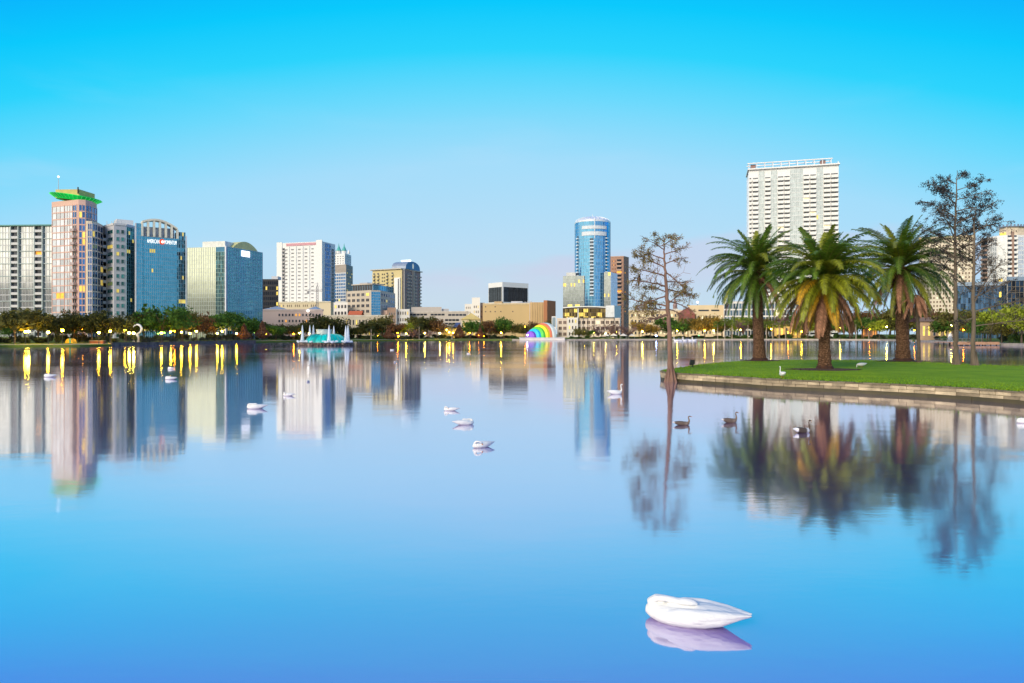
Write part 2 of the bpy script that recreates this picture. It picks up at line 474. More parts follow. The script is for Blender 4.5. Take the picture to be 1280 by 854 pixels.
def grass_material(name, c1, c2, c3, s1=0.5, s2=9.0):
    m = bpy.data.materials.new(name); m.use_nodes = True
    nt = m.node_tree; N, L = nt.nodes, nt.links; b = N['Principled BSDF']
    tc = N.new('ShaderNodeTexCoord')
    n1 = N.new('ShaderNodeTexNoise'); n1.inputs['Scale'].default_value = s1; n1.inputs['Detail'].default_value = 5
    n2 = N.new('ShaderNodeTexNoise'); n2.inputs['Scale'].default_value = s2; n2.inputs['Detail'].default_value = 6
    for n in (n1, n2): L.new(tc.outputs['Object'], n.inputs['Vector'])
    r = N.new('ShaderNodeValToRGB'); e = r.color_ramp.elements
    e[0].position = 0.3; e[0].color = (*c1, 1); e[1].position = 0.7; e[1].color = (*c3, 1)
    k = e.new(0.5); k.color = (*c2, 1)
    ad = N.new('ShaderNodeMath'); ad.operation = 'MULTIPLY_ADD'; L.new(n2.outputs['Fac'], ad.inputs[0]); ad.inputs[1].default_value = 0.40
    sb = N.new('ShaderNodeMath'); sb.operation = 'MULTIPLY'; L.new(n1.outputs['Fac'], sb.inputs[0]); sb.inputs[1].default_value = 0.62
    L.new(sb.outputs[0], ad.inputs[2]); L.new(ad.outputs[0], r.inputs[0])
    L.new(r.outputs[0], b.inputs['Base Color']); b.inputs['Roughness'].default_value = 0.85; b.inputs['Specular IOR Level'].default_value = 0.15
    bp = N.new('ShaderNodeBump'); bp.inputs['Strength'].default_value = 0.9; bp.inputs['Distance'].default_value = 0.06
    L.new(n2.outputs['Fac'], bp.inputs['Height']); L.new(bp.outputs[0], b.inputs['Normal'])
    return m
LAWN = grass_material('lawn', (0.095, 0.19, 0.003), (0.16, 0.29, 0.004), (0.25, 0.35, 0.008), 0.45, 7.0)
BANKG = grass_material('bank_grass', (0.06, 0.10, 0.012), (0.10, 0.15, 0.018), (0.15, 0.16, 0.035), 0.08, 1.6)

mb = MB(); n = len(shore)
rows = [(0.0, -0.5), (0.02, 0.45), (1.0, 0.5), (8, 0.7), (40, 1.2), (150, 2.0), (1000, 3.0), (9000, 3.0)]
for p in shore:
    e = (p - cen).normalized()
    for d, z in rows:
        q = p + e*d; mb.v.append((q.x, q.y, z))
k = len(rows)
for i in range(n):
    for j in range(k-1):
        a, b = i*k+j, ((i+1) % n)*k+j
        mb.f.append((a, b, b+1, a+1)); mb.m.append(0)
tag(mb.build('ground', BANKG), kind='structure')

# path of pale concrete that follows the bank
mb = MB()
for i in range(NVIS-1):
    p, q = shore[i], shore[i+1]
    e, g = (p - cen).normalized(), (q - cen).normalized()
    a, b, c, d = p+e*3.0, q+g*3.0, q+g*5.6, p+e*5.6
    mb.face([(a.x, a.y, .582), (b.x, b.y, .582), (c.x, c.y, .655), (d.x, d.y, .655)])
tag(mb.build('path', M('concrete_path', (0.42, 0.37, 0.31), 0.85, scale=0.3)), kind='structure')

def bank_wall(name, px0, px1, h, mat, label):
    mb = MB(); pts = []
    px = px0
    while px <= px1:
        Y = shoreY(px) + 0.5*math.sin(px*0.05) + 0.3*math.sin(px*0.13) - 0.25
        pts.append(Vector((WX(px, Y), Y))); px += 5
    for a, b in zip(pts, pts[1:]):
        f = Fc(a, b, -0.4, h); f.box(mb, 0, f.L - 0.02, 0, h+0.4, -0.4, 0.0)
    loc = (pts[len(pts)//2].x, pts[len(pts)//2].y, 0)
    return tag(mb.build(name, mat, loc=loc), label, 'wall')
bank_wall('seawall', 140, 322, 0.95, M('grey_wall_stone', (0.11, 0.09, 0.075), 0.9, var=0.5, scale=0.8), 'grey stone seawall along the water below the two blue glass towers')
bank_wall('bank_edging', 640, 1140, 0.62, M('pale_edging', (0.38, 0.33, 0.26), 0.9, var=0.25, scale=0.5), 'low pale concrete edging at the waterline from the rainbow bandshell past the palms')
bank_wall('bank_edging', 1144, 1400, 0.62, M('pale_edging', (0.38, 0.33, 0.26)), 'low pale concrete edging at the waterline beside the wooden dock')
# ------------------------------------------------------------------ the grass island
ISF = [(826,50.2),(829,48.9),(836,48.1),(850,47.2),(870,46),(892,44.9),(915,43.8),(938,42.6),(960,41.4),(1000,40.2),(1040,39),(1085,37.8),(1130,36.6),(1165,35.6),(1200,34.6),(1240,33.3),(1280,32),(1340,30.5),(1400,29),(1480,29),(1550,31)]
ISB = [(1550,50),(1400,53),(1280,57),(1200,62),(1150,66.5),(1120,69),(1080,70.5),(1040,71),(990,71),(950,70),(920,67.5),(895,64),(870,59.5),(850,55),(836,52.4),(829,51.4)]
IP = [Vector((WX(a, b), b)) for a, b in ISF + ISB]
IZ = 0.6
ic = Vector((30, 50))
NF = len(ISF)
def smoothed(pts, it=2):
    for _ in range(it):
        o = [pts[0]]
        for a, b in zip(pts, pts[1:]): o += [lerp(a, b, 0.25), lerp(a, b, 0.75)]
        o.append(pts[-1]); pts = o
    return pts
WALLR = smoothed(IP + [IP[0]])
IP = [p + (ic - p).normalized()*0.12 for p in WALLR[:-1]]
mb = MB()
# soil body under the turf, a fan of rings with a soft crown towards the middle
inner = [p + (ic - p).normalized()*0.5 for p in IP]
mid = [lerp(p, ic, 0.45) for p in IP]
m2 = [lerp(p, ic, 0.8) for p in IP]
N_ = len(IP)
for ringp, z in ((IP, -0.6), (IP, IZ-0.02), (inner, IZ+0.03), (mid, IZ+0.06), (m2, IZ+0.08)):
    mb.v += [(p.x, p.y, z) for p in ringp]
for r_ in range(4):
    for i in range(N_):
        mb.f.append((r_*N_+i, r_*N_+(i+1) % N_, (r_+1)*N_+(i+1) % N_, (r_+1)*N_+i)); mb.m.append(0)
mb.f.append(tuple(4*N_+i for i in range(N_))); mb.m.append(0)
tag(mb.build('island_lawn', LAWN), kind='structure')
# block wall round the island: three courses of pale rough blocks over a dark wet footing
wr = random.Random(4)
def along(pts, step):
    out = []; 
    for a, b in zip(pts, pts[1:]):
        L_ = (b-a).length; k = max(1, round(L_/step))
        for i in range(k): out.append(lerp(a, b, i/k))
    out.append(pts[-1]); return out
ring = WALLR
stone = M('limestone_block', (0.33, 0.265, 0.165), 0.92, var=0.45, scale=1.6, island=0.42, bump=0.8)
wet = M('wet_algae_stone', (0.035, 0.033, 0.015), 0.6, var=0.5, scale=1.2, col2=(0.075, 0.06, 0.025))
cap = M('mossy_cap', (0.12, 0.10, 0.06), 0.95, var=0.5, scale=1.5, island=0.2, col2=(0.20, 0.17, 0.10), bump=0.6)
root = tag(empty('block_wall', (WX(900, 44), 44, 0), 'low wall of pale rough stone blocks round the grass island', 'wall'))
mw, mwet, mcap = MB(), MB(), MB()
for row, (z0, z1, stp) in enumerate(((0.19, 0.35, 0.62), (0.36, 0.525, 0.62))):
    pts = along(ring, 0.3)
    acc = [pts[0]]; dist = stp*0.5 if row % 2 else stp
    for a, b in zip(pts, pts[1:]):
        dist -= (b-a).length
        if dist <= 0: acc.append(b); dist = stp*wr.uniform(0.8, 1.25)
    for a, b in zip(acc, acc[1:]):
        if (b-a).length < 0.1: continue
        f = Fc(a, b, z0, z1); o = wr.uniform(0.02, 0.07)
        mw.box8([f.pt(0.008, 0, o), f.pt(f.L-0.008, wr.uniform(-.008,.008), o+wr.uniform(-.02,.02)), f.pt(f.L-0.008, 0, -0.25), f.pt(0.008, 0, -0.25),
                 f.pt(0.012, z1-z0+wr.uniform(-.015,.004), o-0.015), f.pt(f.L-0.012, z1-z0+wr.uniform(-.015,.004), o-0.015), f.pt(f.L-0.01, z1-z0, -0.25), f.pt(0.01, z1-z0, -0.25)])
pts = along(ring, 0.8)
for a, b in zip(pts, pts[1:]):
    f = Fc(a, b, -0.5, 0.18); f.box(mwet, 0, f.L, 0, 0.68, -0.26, 0.03+wr.uniform(-.02,.02))
    f = Fc(a, b, 0.53, 0.6); f.box(mcap, 0.004, f.L-0.004, 0, 0.085+wr.uniform(-.02,.02), -0.32, 0.07+wr.uniform(-.03,.03))
mw.build('block_course', stone, root); mwet.build('wet_footing', wet, root); mcap.build('coping', cap, root)
# tufts of turf, denser towards the front edge, and ragged growth over the coping
def tri_in(p):
    c = False; j = N_-1
    for i in range(N_):
        a, b = IP[i], IP[j]
        if (a.y > p.y) != (b.y > p.y) and p.x < (b.x-a.x)*(p.y-a.y)/(b.y-a.y)+a.x: c = not c
        j = i
    return c
gm = MB(); gr = random.Random(11)
MULCH = [(1031, 50.9, 2.75, 1.7), (950, 68.3, 1.9, 1.2), (1129, 67.0, 2.6, 1.4)]
def in_mulch(x, y):
    return any(((x-WX(a, b))/c)**2 + ((y-b)/d)**2 < 0.9 for a, b, c, d in MULCH)
cnt = 0
while cnt < 26000:
    px = gr.uniform(824, 1300); Y = 29 + (gr.random()**1.3)*42
    p = Vector((WX(px, Y), Y))
    if not tri_in(p) or in_mulch(p.x, p.y): continue
    h = gr.uniform(0.03, 0.085); w = gr.uniform(0.02, 0.045); a = gr.uniform(0, 6.28)
    lx, ly = gr.gauss(0, .03), gr.gauss(0, .03)
    z = IZ + 0.02
    gm.face([(p.x-w*math.cos(a), p.y-w*math.sin(a), z), (p.x+w*math.cos(a), p.y+w*math.sin(a), z), (p.x+lx, p.y+ly, z+h)])
    cnt += 1
for a, b in zip(ring, ring[1:]):
    for _ in range(int((b-a).length*26)):
        t = gr.random(); p = lerp(a, b, t); e = (ic-p).normalized()
        p = p + e*gr.uniform(0.12, 0.5); h = gr.uniform(0.04, 0.16)*(1.0 if gr.random() > 0.2 else 1.5); w = gr.uniform(0.02, 0.05); q = gr.uniform(0, 6.28)
        gm.face([(p.x-w*math.cos(q), p.y-w*math.sin(q), IZ), (p.x+w*math.cos(q), p.y+w*math.sin(q), IZ), (p.x-e.x*0.1*gr.random(), p.y-e.y*0.1*gr.random(), IZ+h)])
tag(gm.build('grass', M('turf_blade', (0.13, 0.28, 0.006), 0.7, var=0.2, island=0.45, scale=0.3, trans=0.3, col2=(0.23, 0.34, 0.012))), 'short bright green turf on the island', 'grass', kind='stuff')
mulch = M('bark_mulch', (0.045, 0.022, 0.014), 0.95, var=0.6, scale=3.0, bump=1.0, col2=(0.10, 0.055, 0.035))
mr = random.Random(3)
for a, b, c, d in MULCH:
    m = MB(); x0 = WX(a, b); ringv = []
    for rr, z in ((1.0, 0.075), (0.75, 0.12), (0.3, 0.15)):
        for k in range(40):
            w = 2*math.pi*k/40; j = rr*(1 + (0.10*math.sin(3*w+a)+0.07*math.sin(7*w)+mr.uniform(-.04,.04))*(rr > 0.9))
            m.v.append((x0+c*j*math.cos(w), b+d*j*math.sin(w), IZ+z))
    for r_ in range(2):
        for k in range(40):
            m.f.append((r_*40+k, r_*40+(k+1) % 40, (r_+1)*40+(k+1) % 40, (r_+1)*40+k)); m.m.append(0)
    m.f.append(tuple(80+k for k in range(40))); m.m.append(0)
    # loose bark chips
    for _ in range(240):
        t, w = math.sqrt(mr.random())*1.04, mr.uniform(0, 6.28)
        q = Vector((x0+c*t*math.cos(w), b+d*t*math.sin(w), IZ+0.15-0.06*t)); s_ = mr.uniform(.03,.08)
        e = Vector((mr.gauss(0,1), mr.gauss(0,1), mr.gauss(0,.4))).normalized()*s_; g = Vector((-e.y, e.x, 0.02))*0.5
        m.face([q-e-g, q+e-g, q+e+g, q-e+g])
    tag(m.build('mulch_bed', mulch, loc=(x0, b, IZ)), kind='structure')
# ------------------------------------------------------------------ buildings
def roof_box(root, f, u0, u1, depth0, depth1, h, mat, name='roof_unit'):
    mb = MB(); f.box(mb, u0, u1, f.Hh+0.003, f.Hh+h, -depth1, -depth0); return mb.build(name, mat, root)
def text(root, s, f, u, v, size, mat, o=0.3, name='lettering', ext=0.08, squash=1.0):
    c = bpy.data.curves.new(name, 'FONT'); c.body = s; c.size = size; c.extrude = ext; c.align_x = 'CENTER'
    t = bpy.data.objects.new('t', c); COL.objects.link(t)
    me = bpy.data.meshes.new_from_object(t.evaluated_get(bpy.context.evaluated_depsgraph_get())); bpy.data.objects.remove(t)
    me.name = name; me.materials.clear(); me.materials.append(mat)
    xs = [q.co.x for q in me.vertices]; k = squash/(max(xs)-min(xs))          # squash: wanted width
    ob = bpy.data.objects.new(name, me); COL.objects.link(ob)
    ob.parent = root; p = f.pt(u, v, o); ob.location = p - WLOC[root.name]; ob.rotation_euler = (R(90), 0, f.ang); ob.scale = (k, 1, 1)
    return ob

# wide condominium with mirrored bays and two stacks of recessed balconies
r = bld('condo_block', 'wide glass apartment block with thin flat roof, left of the pink tower', 'building', 20, 340)
f, = block(r, [(-70, 343), (66, 339)], ZZ(283, 340), GREY, depth=22)
nf = 18; fh = f.Hh/nf
bays = [(-70, -46, 0), (-46, -37, 1), (-37, 15, 0), (15, 24.4, 1), (24.4, 44.6, 0), (44.6, 54.5, 1), (54.5, 65.8, 0)]
for a, b, k in bays:
    u0, u1 = max(0, f.u(a)), min(f.L, f.u(b))
    if k == 0: curtain(r, f, u0+0.2, u1-0.2, 0, f.Hh, max(3, int((u1-u0)/1.5)), nf, G_NEUT, LGREY, jit=0.0025, lit=0.004, seed=int(a)+99, mw=0.10, mh=0.42, litm=LITO)
    else:
        me = balcony_mesh(u1-u0-0.3, fh, LGREY, G_DARK, 1.0, 0.4); ml = balcony_mesh(u1-u0-0.3, fh, LGREY, LITO, 1.0, 0.4)
        for j in reversed(range(nf)): put(r, ml if (j == nf-5 and a > 40) else me, f, (u0+u1)/2, j*fh, 0, 'balcony')
mb = MB()
for a, b, k in bays:
    u0 = max(0, f.u(a)); f.box(mb, u0-0.25, u0+0.25, 0, f.Hh, 0.0, 1.1)
for j in range(0, nf+1, 2):
    f.box(mb, 0.3, f.L, j*fh-0.22, j*fh+0.14, 0.30, 0.62)
mb.build('frame', M('blue_grey_frame', (0.40, 0.46, 0.46), 0.5), r)
mb = MB(); f.box(mb, -0.4, f.L+0.5, f.Hh+0.005, f.Hh+0.6, -22, 1.5); mb.build('roof_slab', M('teal_roof_edge', (0.10, 0.28, 0.26), 0.5), r)

# pink tower with the green lit crown
r = bld('pink_tower', 'salmon pink apartment tower with curved glass side and green lit crown', 'building', 98, 305)
zt = ZZ(250.5, 305)
fs = block(r, [(64.6, 309), (98.2, 303), (107, 304), (114.5, 307), (121, 313)], zt, SALMON, depth=16)
fa = fs[0]; nf = 20; fh = (fa.Hh-2.2)/nf
ua, ub, uc = fa.u(80.5), fa.u(91), fa.L-0.9
for a, b, nu, g in ((0.6, ua, 3, G_PALE), (ua+0.3, ub-0.2, 3, G_PALE)):
    curtain(r, fa, a, b, 0, nf*fh, nu, nf, g, SALMON, jit=0.005, lit=0.012, litm=LITO, mw=0.10, mh=0.5, seed=int(a*9)+5)
curtain(r, fa, ub+0.1, uc-0.1, 0, nf*fh, 2, nf, G_DEEP, SALMON, mw=0.2, mh=0.6, seed=77, lit=0.02)
me = balcony_mesh(uc-ub-0.1, fh, M('pink_balcony', (0.45, 0.36, 0.36), 0.7), G_DARK, 1.6, 0.38)
for j in reversed(range(nf-3)): put(r, me, fa, (ub+uc)/2, j*fh, 0.1, 'balcony')
for i, q in enumerate(fs[1:]):
    curtain(r, q, 0.15, q.L-0.1, 0, nf*fh, 2, nf, G_DEEP, SALMON, jit=0.01, mw=0.24, mh=0.55, seed=50+i, lit=0.03)
# the lower curved wing with its cream pilaster
wing = [(107.5, 300.6), (109.5, 300.2), (115, 300.8), (121.5, 304), (128.4, 312)]
fw = block(r, wing, ZZ(277, 302), M('cream_trim', (0.66, 0.55, 0.40), 0.7), name='wing', depth=9)
nw = 17
for i, q in enumerate(fw[1:]):
    curtain(r, q, 0.1, q.L, 0, q.Hh-1.0, 2, nw, G_DEEP, M('pale_pink_mullion', (0.66, 0.56, 0.50), 0.6), jit=0.012, mw=0.26, mh=0.6, seed=61+i, lit=0.04)
# crown: a flaring saucer with ribs, green lamp light put in as their own glow
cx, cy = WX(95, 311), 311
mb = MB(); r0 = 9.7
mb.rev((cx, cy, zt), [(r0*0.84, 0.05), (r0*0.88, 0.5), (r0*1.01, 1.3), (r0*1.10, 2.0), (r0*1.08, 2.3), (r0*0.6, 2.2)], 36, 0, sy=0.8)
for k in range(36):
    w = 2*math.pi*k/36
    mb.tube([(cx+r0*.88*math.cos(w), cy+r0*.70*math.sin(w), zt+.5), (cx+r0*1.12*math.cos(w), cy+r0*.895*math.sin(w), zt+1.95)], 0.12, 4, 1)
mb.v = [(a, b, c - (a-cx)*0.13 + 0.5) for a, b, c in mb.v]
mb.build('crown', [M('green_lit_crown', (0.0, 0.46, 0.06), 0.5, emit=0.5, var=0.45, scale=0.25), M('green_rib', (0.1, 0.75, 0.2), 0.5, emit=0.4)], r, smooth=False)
mb = MB(); mb.prism([(cx-6, cy-5), (cx+5, cy-5.5), (cx+5.5, cy+5), (cx-5.5, cy+5)], zt+1.3, ZZ(237, 306), 0)
mb.build('penthouse', M('yellow_penthouse', (0.62, 0.47, 0.16), 0.7), r)
mb = MB(); mb.tube([(WX(73, 309), 309, zt+3), (WX(73, 309), 309, ZZ(222, 309))], [0.18, 0.07], 6); mb.ball((WX(73, 309), 309, ZZ(221, 309)), 0.42, m=1)
mb.build('antenna', [LGREY, M('beacon_white', (1, 0.9, 0.95), emit=2.5)], r)
mb = MB(); mb.tube([(WX(97.5, 305), 305, zt+3), (WX(97.5, 305), 305, ZZ(234, 305))], 0.3, 5); mb.build('mast', DARKM, r)

# pale office with green windows
r = bld('pale_office', 'pale grey office with small green windows beside the pink tower', 'building', 148, 308)
fs = block(r, [(127, 316), (142.5, 306), (157.5, 309), (170, 316)], ZZ(282, 308), M('cool_grey_stone', (0.52, 0.51, 0.54), 0.75, var=0.06, scale=0.1, streak=.2), depth=16, parapet=LGREY)
GT = M('teal_window_glass', (0.03, 0.16, 0.14), 0.08, 0.5, var=0.3, objr=0.8, spec=0.8)
fr = M('stone_frame', (0.42, 0.42, 0.45), 0.6)
nf = 15
win_grid(r, fs[0], fs[0].L*0.45, fs[0].L-0.6, 0, fs[0].Hh-1.2, 1, nf, 0.85, 0.55, GT, fr, 0.08, seed=2)
win_grid(r, fs[1], 0.5, fs[1].L-0.4, 0, fs[1].Hh-1.2, 2, nf, 0.68, 0.55, GT, fr, 0.06, seed=5)
me = balcony_mesh(fs[0].L*0.34, fs[0].Hh/16, LGREY, G_DARK, 1.4, 0.4)
for j in reversed(range(15)): put(r, me, fs[0], fs[0].L*0.21, j*fs[0].Hh/16, 0, 'balcony')
curtain(r, fs[2], 0.2, fs[2].u(167), 0, fs[2].Hh-0.4, 4, nf*2, M('dark_green_glass', (0.05, 0.16, 0.15), 0.06, 0.8, island=0.9, var=.3), MG, lit=0.05, seed=8, mw=0.12)
roof_box(r, fs[1], 1.5, fs[1].L+3.5, 3, 10, 3.2, WHITE, 'penthouse')
mb = MB()
for px in (132, 138, 143, 150): mb.tube([(WX(px, 308), 309, ZZ(282, 308)), (WX(px, 308), 309, ZZ(276 - (px % 3), 308))], 0.12, 5)
mb.build('antenna', LGREY, r)

# tall blue glass tower with lettering and arch
r = bld('blue_glass_tower', 'taller blue glass tower with white rooftop arch and bank lettering', 'building', 190, 305)
zt = ZZ(279, 300)
q = [Vector((WX(168.8, 300), 300)), Vector((WX(232, 312), 312))]
f = Fc(q[0], q[1], BASE, zt)
back = [q[1]*1.07, q[0]*1.09 + Vector((0.5, 0))]
GLB = G_BLUE
mb = MB(); mb.prism(q + back, BASE, zt-5.5, 0, 1); mb.build('wall', [M('blue_spandrel', (0.05, 0.2, 0.32), 0.3), GREY], r)
uA, uB, uC = f.u(179), f.u(221), f.u(231.7)
nv = 26; zz = f.Hh
curtain(r, f, 0.5, uA, 0, zz, 4, nv+3, GLB, MG, jit=0.008, lit=0.0, seed=21, mw=0.14)
curtain(r, f, uA, uB, 0, zz-5.6, 17, nv, GLB, MG, jit=0.008, lit=0.004, seed=22, mw=0.14, litrows=(2,))
curtain(r, f, uB, uC, 0, zz-2.4, 5, nv+1, M('blue_green_glass', (0.05, 0.22, 0.30), 0.07, 0.8, island=0.85, var=0.4), MG, jit=0.03, lit=0.05, seed=23, mw=0.09)
mb = MB(); f.box(mb, 0.0, 0.48, 0, zz, -0.5, 0.35); f.box(mb, uC+0.05, uC+0.6, 0, zz-4, -0.5, 0.35); mb.build('corner_pilaster', M('white_pilaster', (0.66, 0.66, 0.68), 0.6), r)
mb = MB(); f.box(mb, 0.5, uA, zz-5.5, zz, -5, -0.1); f.box(mb, uB, uC, zz-5.5, zz-2.4, -5, -0.1); mb.build('shoulder', M('blue_spandrel', (0.05, 0.2, 0.32), 0.3), r)
# rooftop arch: curved beam on white fins
mb = MB(); ns = 24; hmax = 5.2
prev = None
for k in range(ns+1):
    t = k/ns; u = lerp(uA-0.4, uB+0.3, t); v = zz - 5.4 + 5.3 + hmax*0.62*math.sin(math.pi*(0.12+0.80*t)) - 1.6*t - 0.6
    if prev: 
        a, b = prev, (u, v)
        mb.box8([f.pt(a[0], a[1], 0.5), f.pt(b[0], b[1], 0.5), f.pt(b[0], b[1], -4.0), f.pt(a[0], a[1], -4.0), f.pt(a[0], a[1]+0.85, 0.5), f.pt(b[0], b[1]+0.85, 0.5), f.pt(b[0], b[1]+0.85, -4.0), f.pt(a[0], a[1]+0.85, -4.0)])
    prev = (u, v)
    if k % 4 == 0: f.box(mb, u-0.42, u+0.42, zz-5.45, v-0.003, -1.2, 0.35)
mb.build('roof_arch', M('pale_arch', (0.80, 0.73, 0.58), 0.6), r)
mb = MB(); f.box(mb, uA+0.5, uB-0.2, zz-5.45, zz-0.5, -7.0, -4.6); mb.build('screen_wall', M('pale_screen', (0.62, 0.68, 0.78), 0.7), r)
LET = M('white_lit_letters', (1.0, 0.98, 0.92), emit=0.9)
sg = (uA+uB)/2
text(r, 'AMERICAN', f, f.u(191.6), zz-8.3, 2.5, LET, 0.25, squash=f.u(199.3)-f.u(183.9))
text(r, 'MOMENTUM', f, f.u(213), zz-8.3, 2.5, LET, 0.25, squash=f.u(220.6)-f.u(205.4))
mb = MB(); c0 = f.pt(f.u(202.4), zz-7.4, 0.25)
ring_ = [f.pt(f.u(202.4)+1.25*math.cos(a*math.pi/10), zz-7.4+1.25*math.sin(a*math.pi/10), 0.25) for a in range(20)]
mb.face(ring_, 0)
inner_ = [f.pt(f.u(202.4)+0.25+0.62*math.cos(a*math.pi/10), zz-7.4+0.62*math.sin(a*math.pi/10), 0.29) for a in range(20)]
mb.face(inner_, 1)
mb.build('emblem', [M('red_emblem', (0.75, 0.08, 0.02), emit=0.5), LET], r)

# shorter glass tower: silver face, blue face, yellow arch
r = bld('arched_glass_tower', 'shorter glass tower with one silver face, one blue face and a yellow roof arch', 'building', 283, 305)
fs = block(r, [(233.6, 304), (283.2, 300), (328.4, 322)], ZZ(308.5, 300), M('blue_spandrel', (0.05, 0.2, 0.32), 0.3), roofm=GREY)
fa, fb = fs
uu = fa.u(270)
curtain(r, fa, 0.3, uu, 0, fa.Hh, 16, 22, G_SILVER, M('pale_mullion', (0.62, 0.66, 0.60), 0.4), jit=0.003, seed=31, mw=0.07, litrows=(2,))
curtain(r, fa, uu, fa.L-0.7, 0, fa.Hh-2.2, 6, 21, M('dark_teal_glass', (0.05, 0.15, 0.19), 0.06, 0.85, island=0.6), M('green_mullion', (0.32, 0.42, 0.36), 0.4), jit=0.02, seed=32, mw=0.12, litrows=(2,))
roof_box(r, fa, fa.u(252), fa.L-1.2, 0.6, 8, 2.6, M('pale_penthouse', (0.72, 0.72, 0.66), 0.6), 'penthouse')
curtain(r, fb, 0.5, fb.L-0.3, 0, fb.Hh, 20, 22, G_BLUE2, MG, jit=0.008, lit=0.003, seed=33, mw=0.14, litrows=(2,))
mb = MB(); fa.box(mb, fa.L-0.65, fa.L, 0, fa.Hh+0.4, -0.3, 0.4); mb.build('corner_pilaster', M('white_pilaster', (0.66, 0.66, 0.68), 0.6), r)
u0, u1 = fb.u(291), fb.u(322)
mb = MB(); prev = None
for k in range(25):
    t = k/24; u = lerp(u0, u1, t); v = fb.Hh + 3.6*math.sin(math.pi*t)**0.8
    if prev:
        a, b = prev, (u, v)
        mb.box8([fb.pt(a[0], fb.Hh+.01, 0.1), fb.pt(b[0], fb.Hh+.01, 0.1), fb.pt(b[0], fb.Hh+.01, -5), fb.pt(a[0], fb.Hh+.01, -5), fb.pt(a[0], a[1]+.02, 0.1), fb.pt(b[0], b[1]+.02, 0.1), fb.pt(b[0], b[1]+.02, -5), fb.pt(a[0], a[1]+.02, -5)])
    prev = (u, v)
mb.build('roof_arch', M('yellow_arch', (0.62, 0.58, 0.24), 0.6), r)
mb = MB(); ua, ub = fb.u(301.5), fb.u(311.3); va = fb.Hh-3.2
fb.box(mb, ua, ub, va, va+2.6, 0.1, 0.5); mb.build('sign_panel', M('white_lit_sign', (1, 0.93, 0.9), emit=1.6), r)

# dark office
r = bld('dark_office', 'dark low office block squeezed in left of the white slab hotel', 'building', 337, 430)
f, = block(r, [(326, 430), (348, 430)], ZZ(349, 430), M('black_stone', (0.03, 0.03, 0.035), 0.5), depth=16)
curtain(r, f, 0.2, f.L-0.1, 0, f.Hh-0.8, 8, 11, G_BLACK, M('black_mullion', (0.02, 0.02, 0.025), 0.4), lit=0.10, seed=41, mw=0.3, mh=1.2)
roof_box(r, f, f.u(338), f.u(346), 2, 8, 2.0, LGREY)

# white hotel slab
r = bld('white_hotel', 'white slab hotel with rows of small window slots and pink roof line', 'building', 400, 542)
zt = ZZ(302, 542)
fs = block(r, [(346.4, 553), (403, 541), (419, 560)], zt, WHITE, roofm=GREY)
fa, fb = fs
nf = 24; fh = (fa.Hh-4)/nf
SL = M('slot_glass', (0.16, 0.16, 0.18), 0.2, 0.1, objr=0.5)
pil = MB()
for px in (361.5, 370, 378.3, 386.6, 394.8): 
    u = fa.u(px); fa.box(pil, u-0.55, u+0.55, 0, fa.Hh-3.2, 0.0, 0.55)
fa.box(pil, 0, fa.u(353), 0, fa.Hh+0.6, 0.0, 0.6); fa.box(pil, fa.u(395.5), fa.L, 0, fa.Hh+1.2, 0.0, 0.6)
pil.build('pilaster', WHITE, r)
for px, w in ((357.8, 2.4), (365.8, 2.6), (374.2, 2.6), (382.5, 2.6), (390.7, 2.2)):
    me = window_mesh(w, fh*0.36, SL, M('slot_frame', (0.62, 0.61, 0.60), 0.6), 0.18)
    for j in reversed(range(nf)): put(r, me, fa, fa.u(px), j*fh + fh*0.3)
me = balcony_mesh(fa.u(356.2)-fa.u(353.2), fh, M('recess_slab', (0.45, 0.42, 0.42), .7), G_DARK, 0.7, 0.4)
for j in reversed(range(nf)): put(r, me, fa, fa.u(354.7), j*fh, 0, 'balcony')
mb = MB(); fa.box(mb, fa.u(358), fa.u(395), fa.Hh-2.6, fa.Hh-0.6, 0.0, 0.35); mb.build('roof_band', M('pink_band', (0.60, 0.30, 0.34), 0.6), r)
curtain(r, fb, fb.u(406), fb.u(413), 0, fb.Hh-1, 4, nf, G_DEEP, LGREY, jit=0.02, seed=46, mw=0.3, mh=0.5)
me = balcony_mesh(fb.u(417.6)-fb.u(414.2), fh, M('recess_slab', (0.45, 0.42, 0.42), .7), G_DARK, 1.0, 0.35)
for j in reversed(range(nf)): put(r, me, fb, fb.u(415.9), j*fh, 0, 'side_balcony')
# its cream podium
r = bld('cream_podium', 'long cream podium with two rows of square windows below the white hotel', 'building', 380, 515)
f1, f2 = block(r, [(337, 522), (413.5, 512), (421, 530)], ZZ(377.5, 514), CREAM)
win_grid(r, f1, 1.0, f1.L*0.80, f1.Hh-12.5, f1.Hh-0.8, 24, 3, 0.5, 0.5, M('podium_glass', (0.10, 0.07, 0.05), 0.3, objr=.5), CREAM, 0.02, seed=6, skip=lambda i, j: i % 4 == 3)
mb = MB(); f1.box(mb, 0, f1.L, f1.Hh-0.5, f1.Hh+0.4, 0.0, 0.4); mb.build('cornice', M('pale_cornice', (0.70, 0.62, 0.48), 0.7), r)

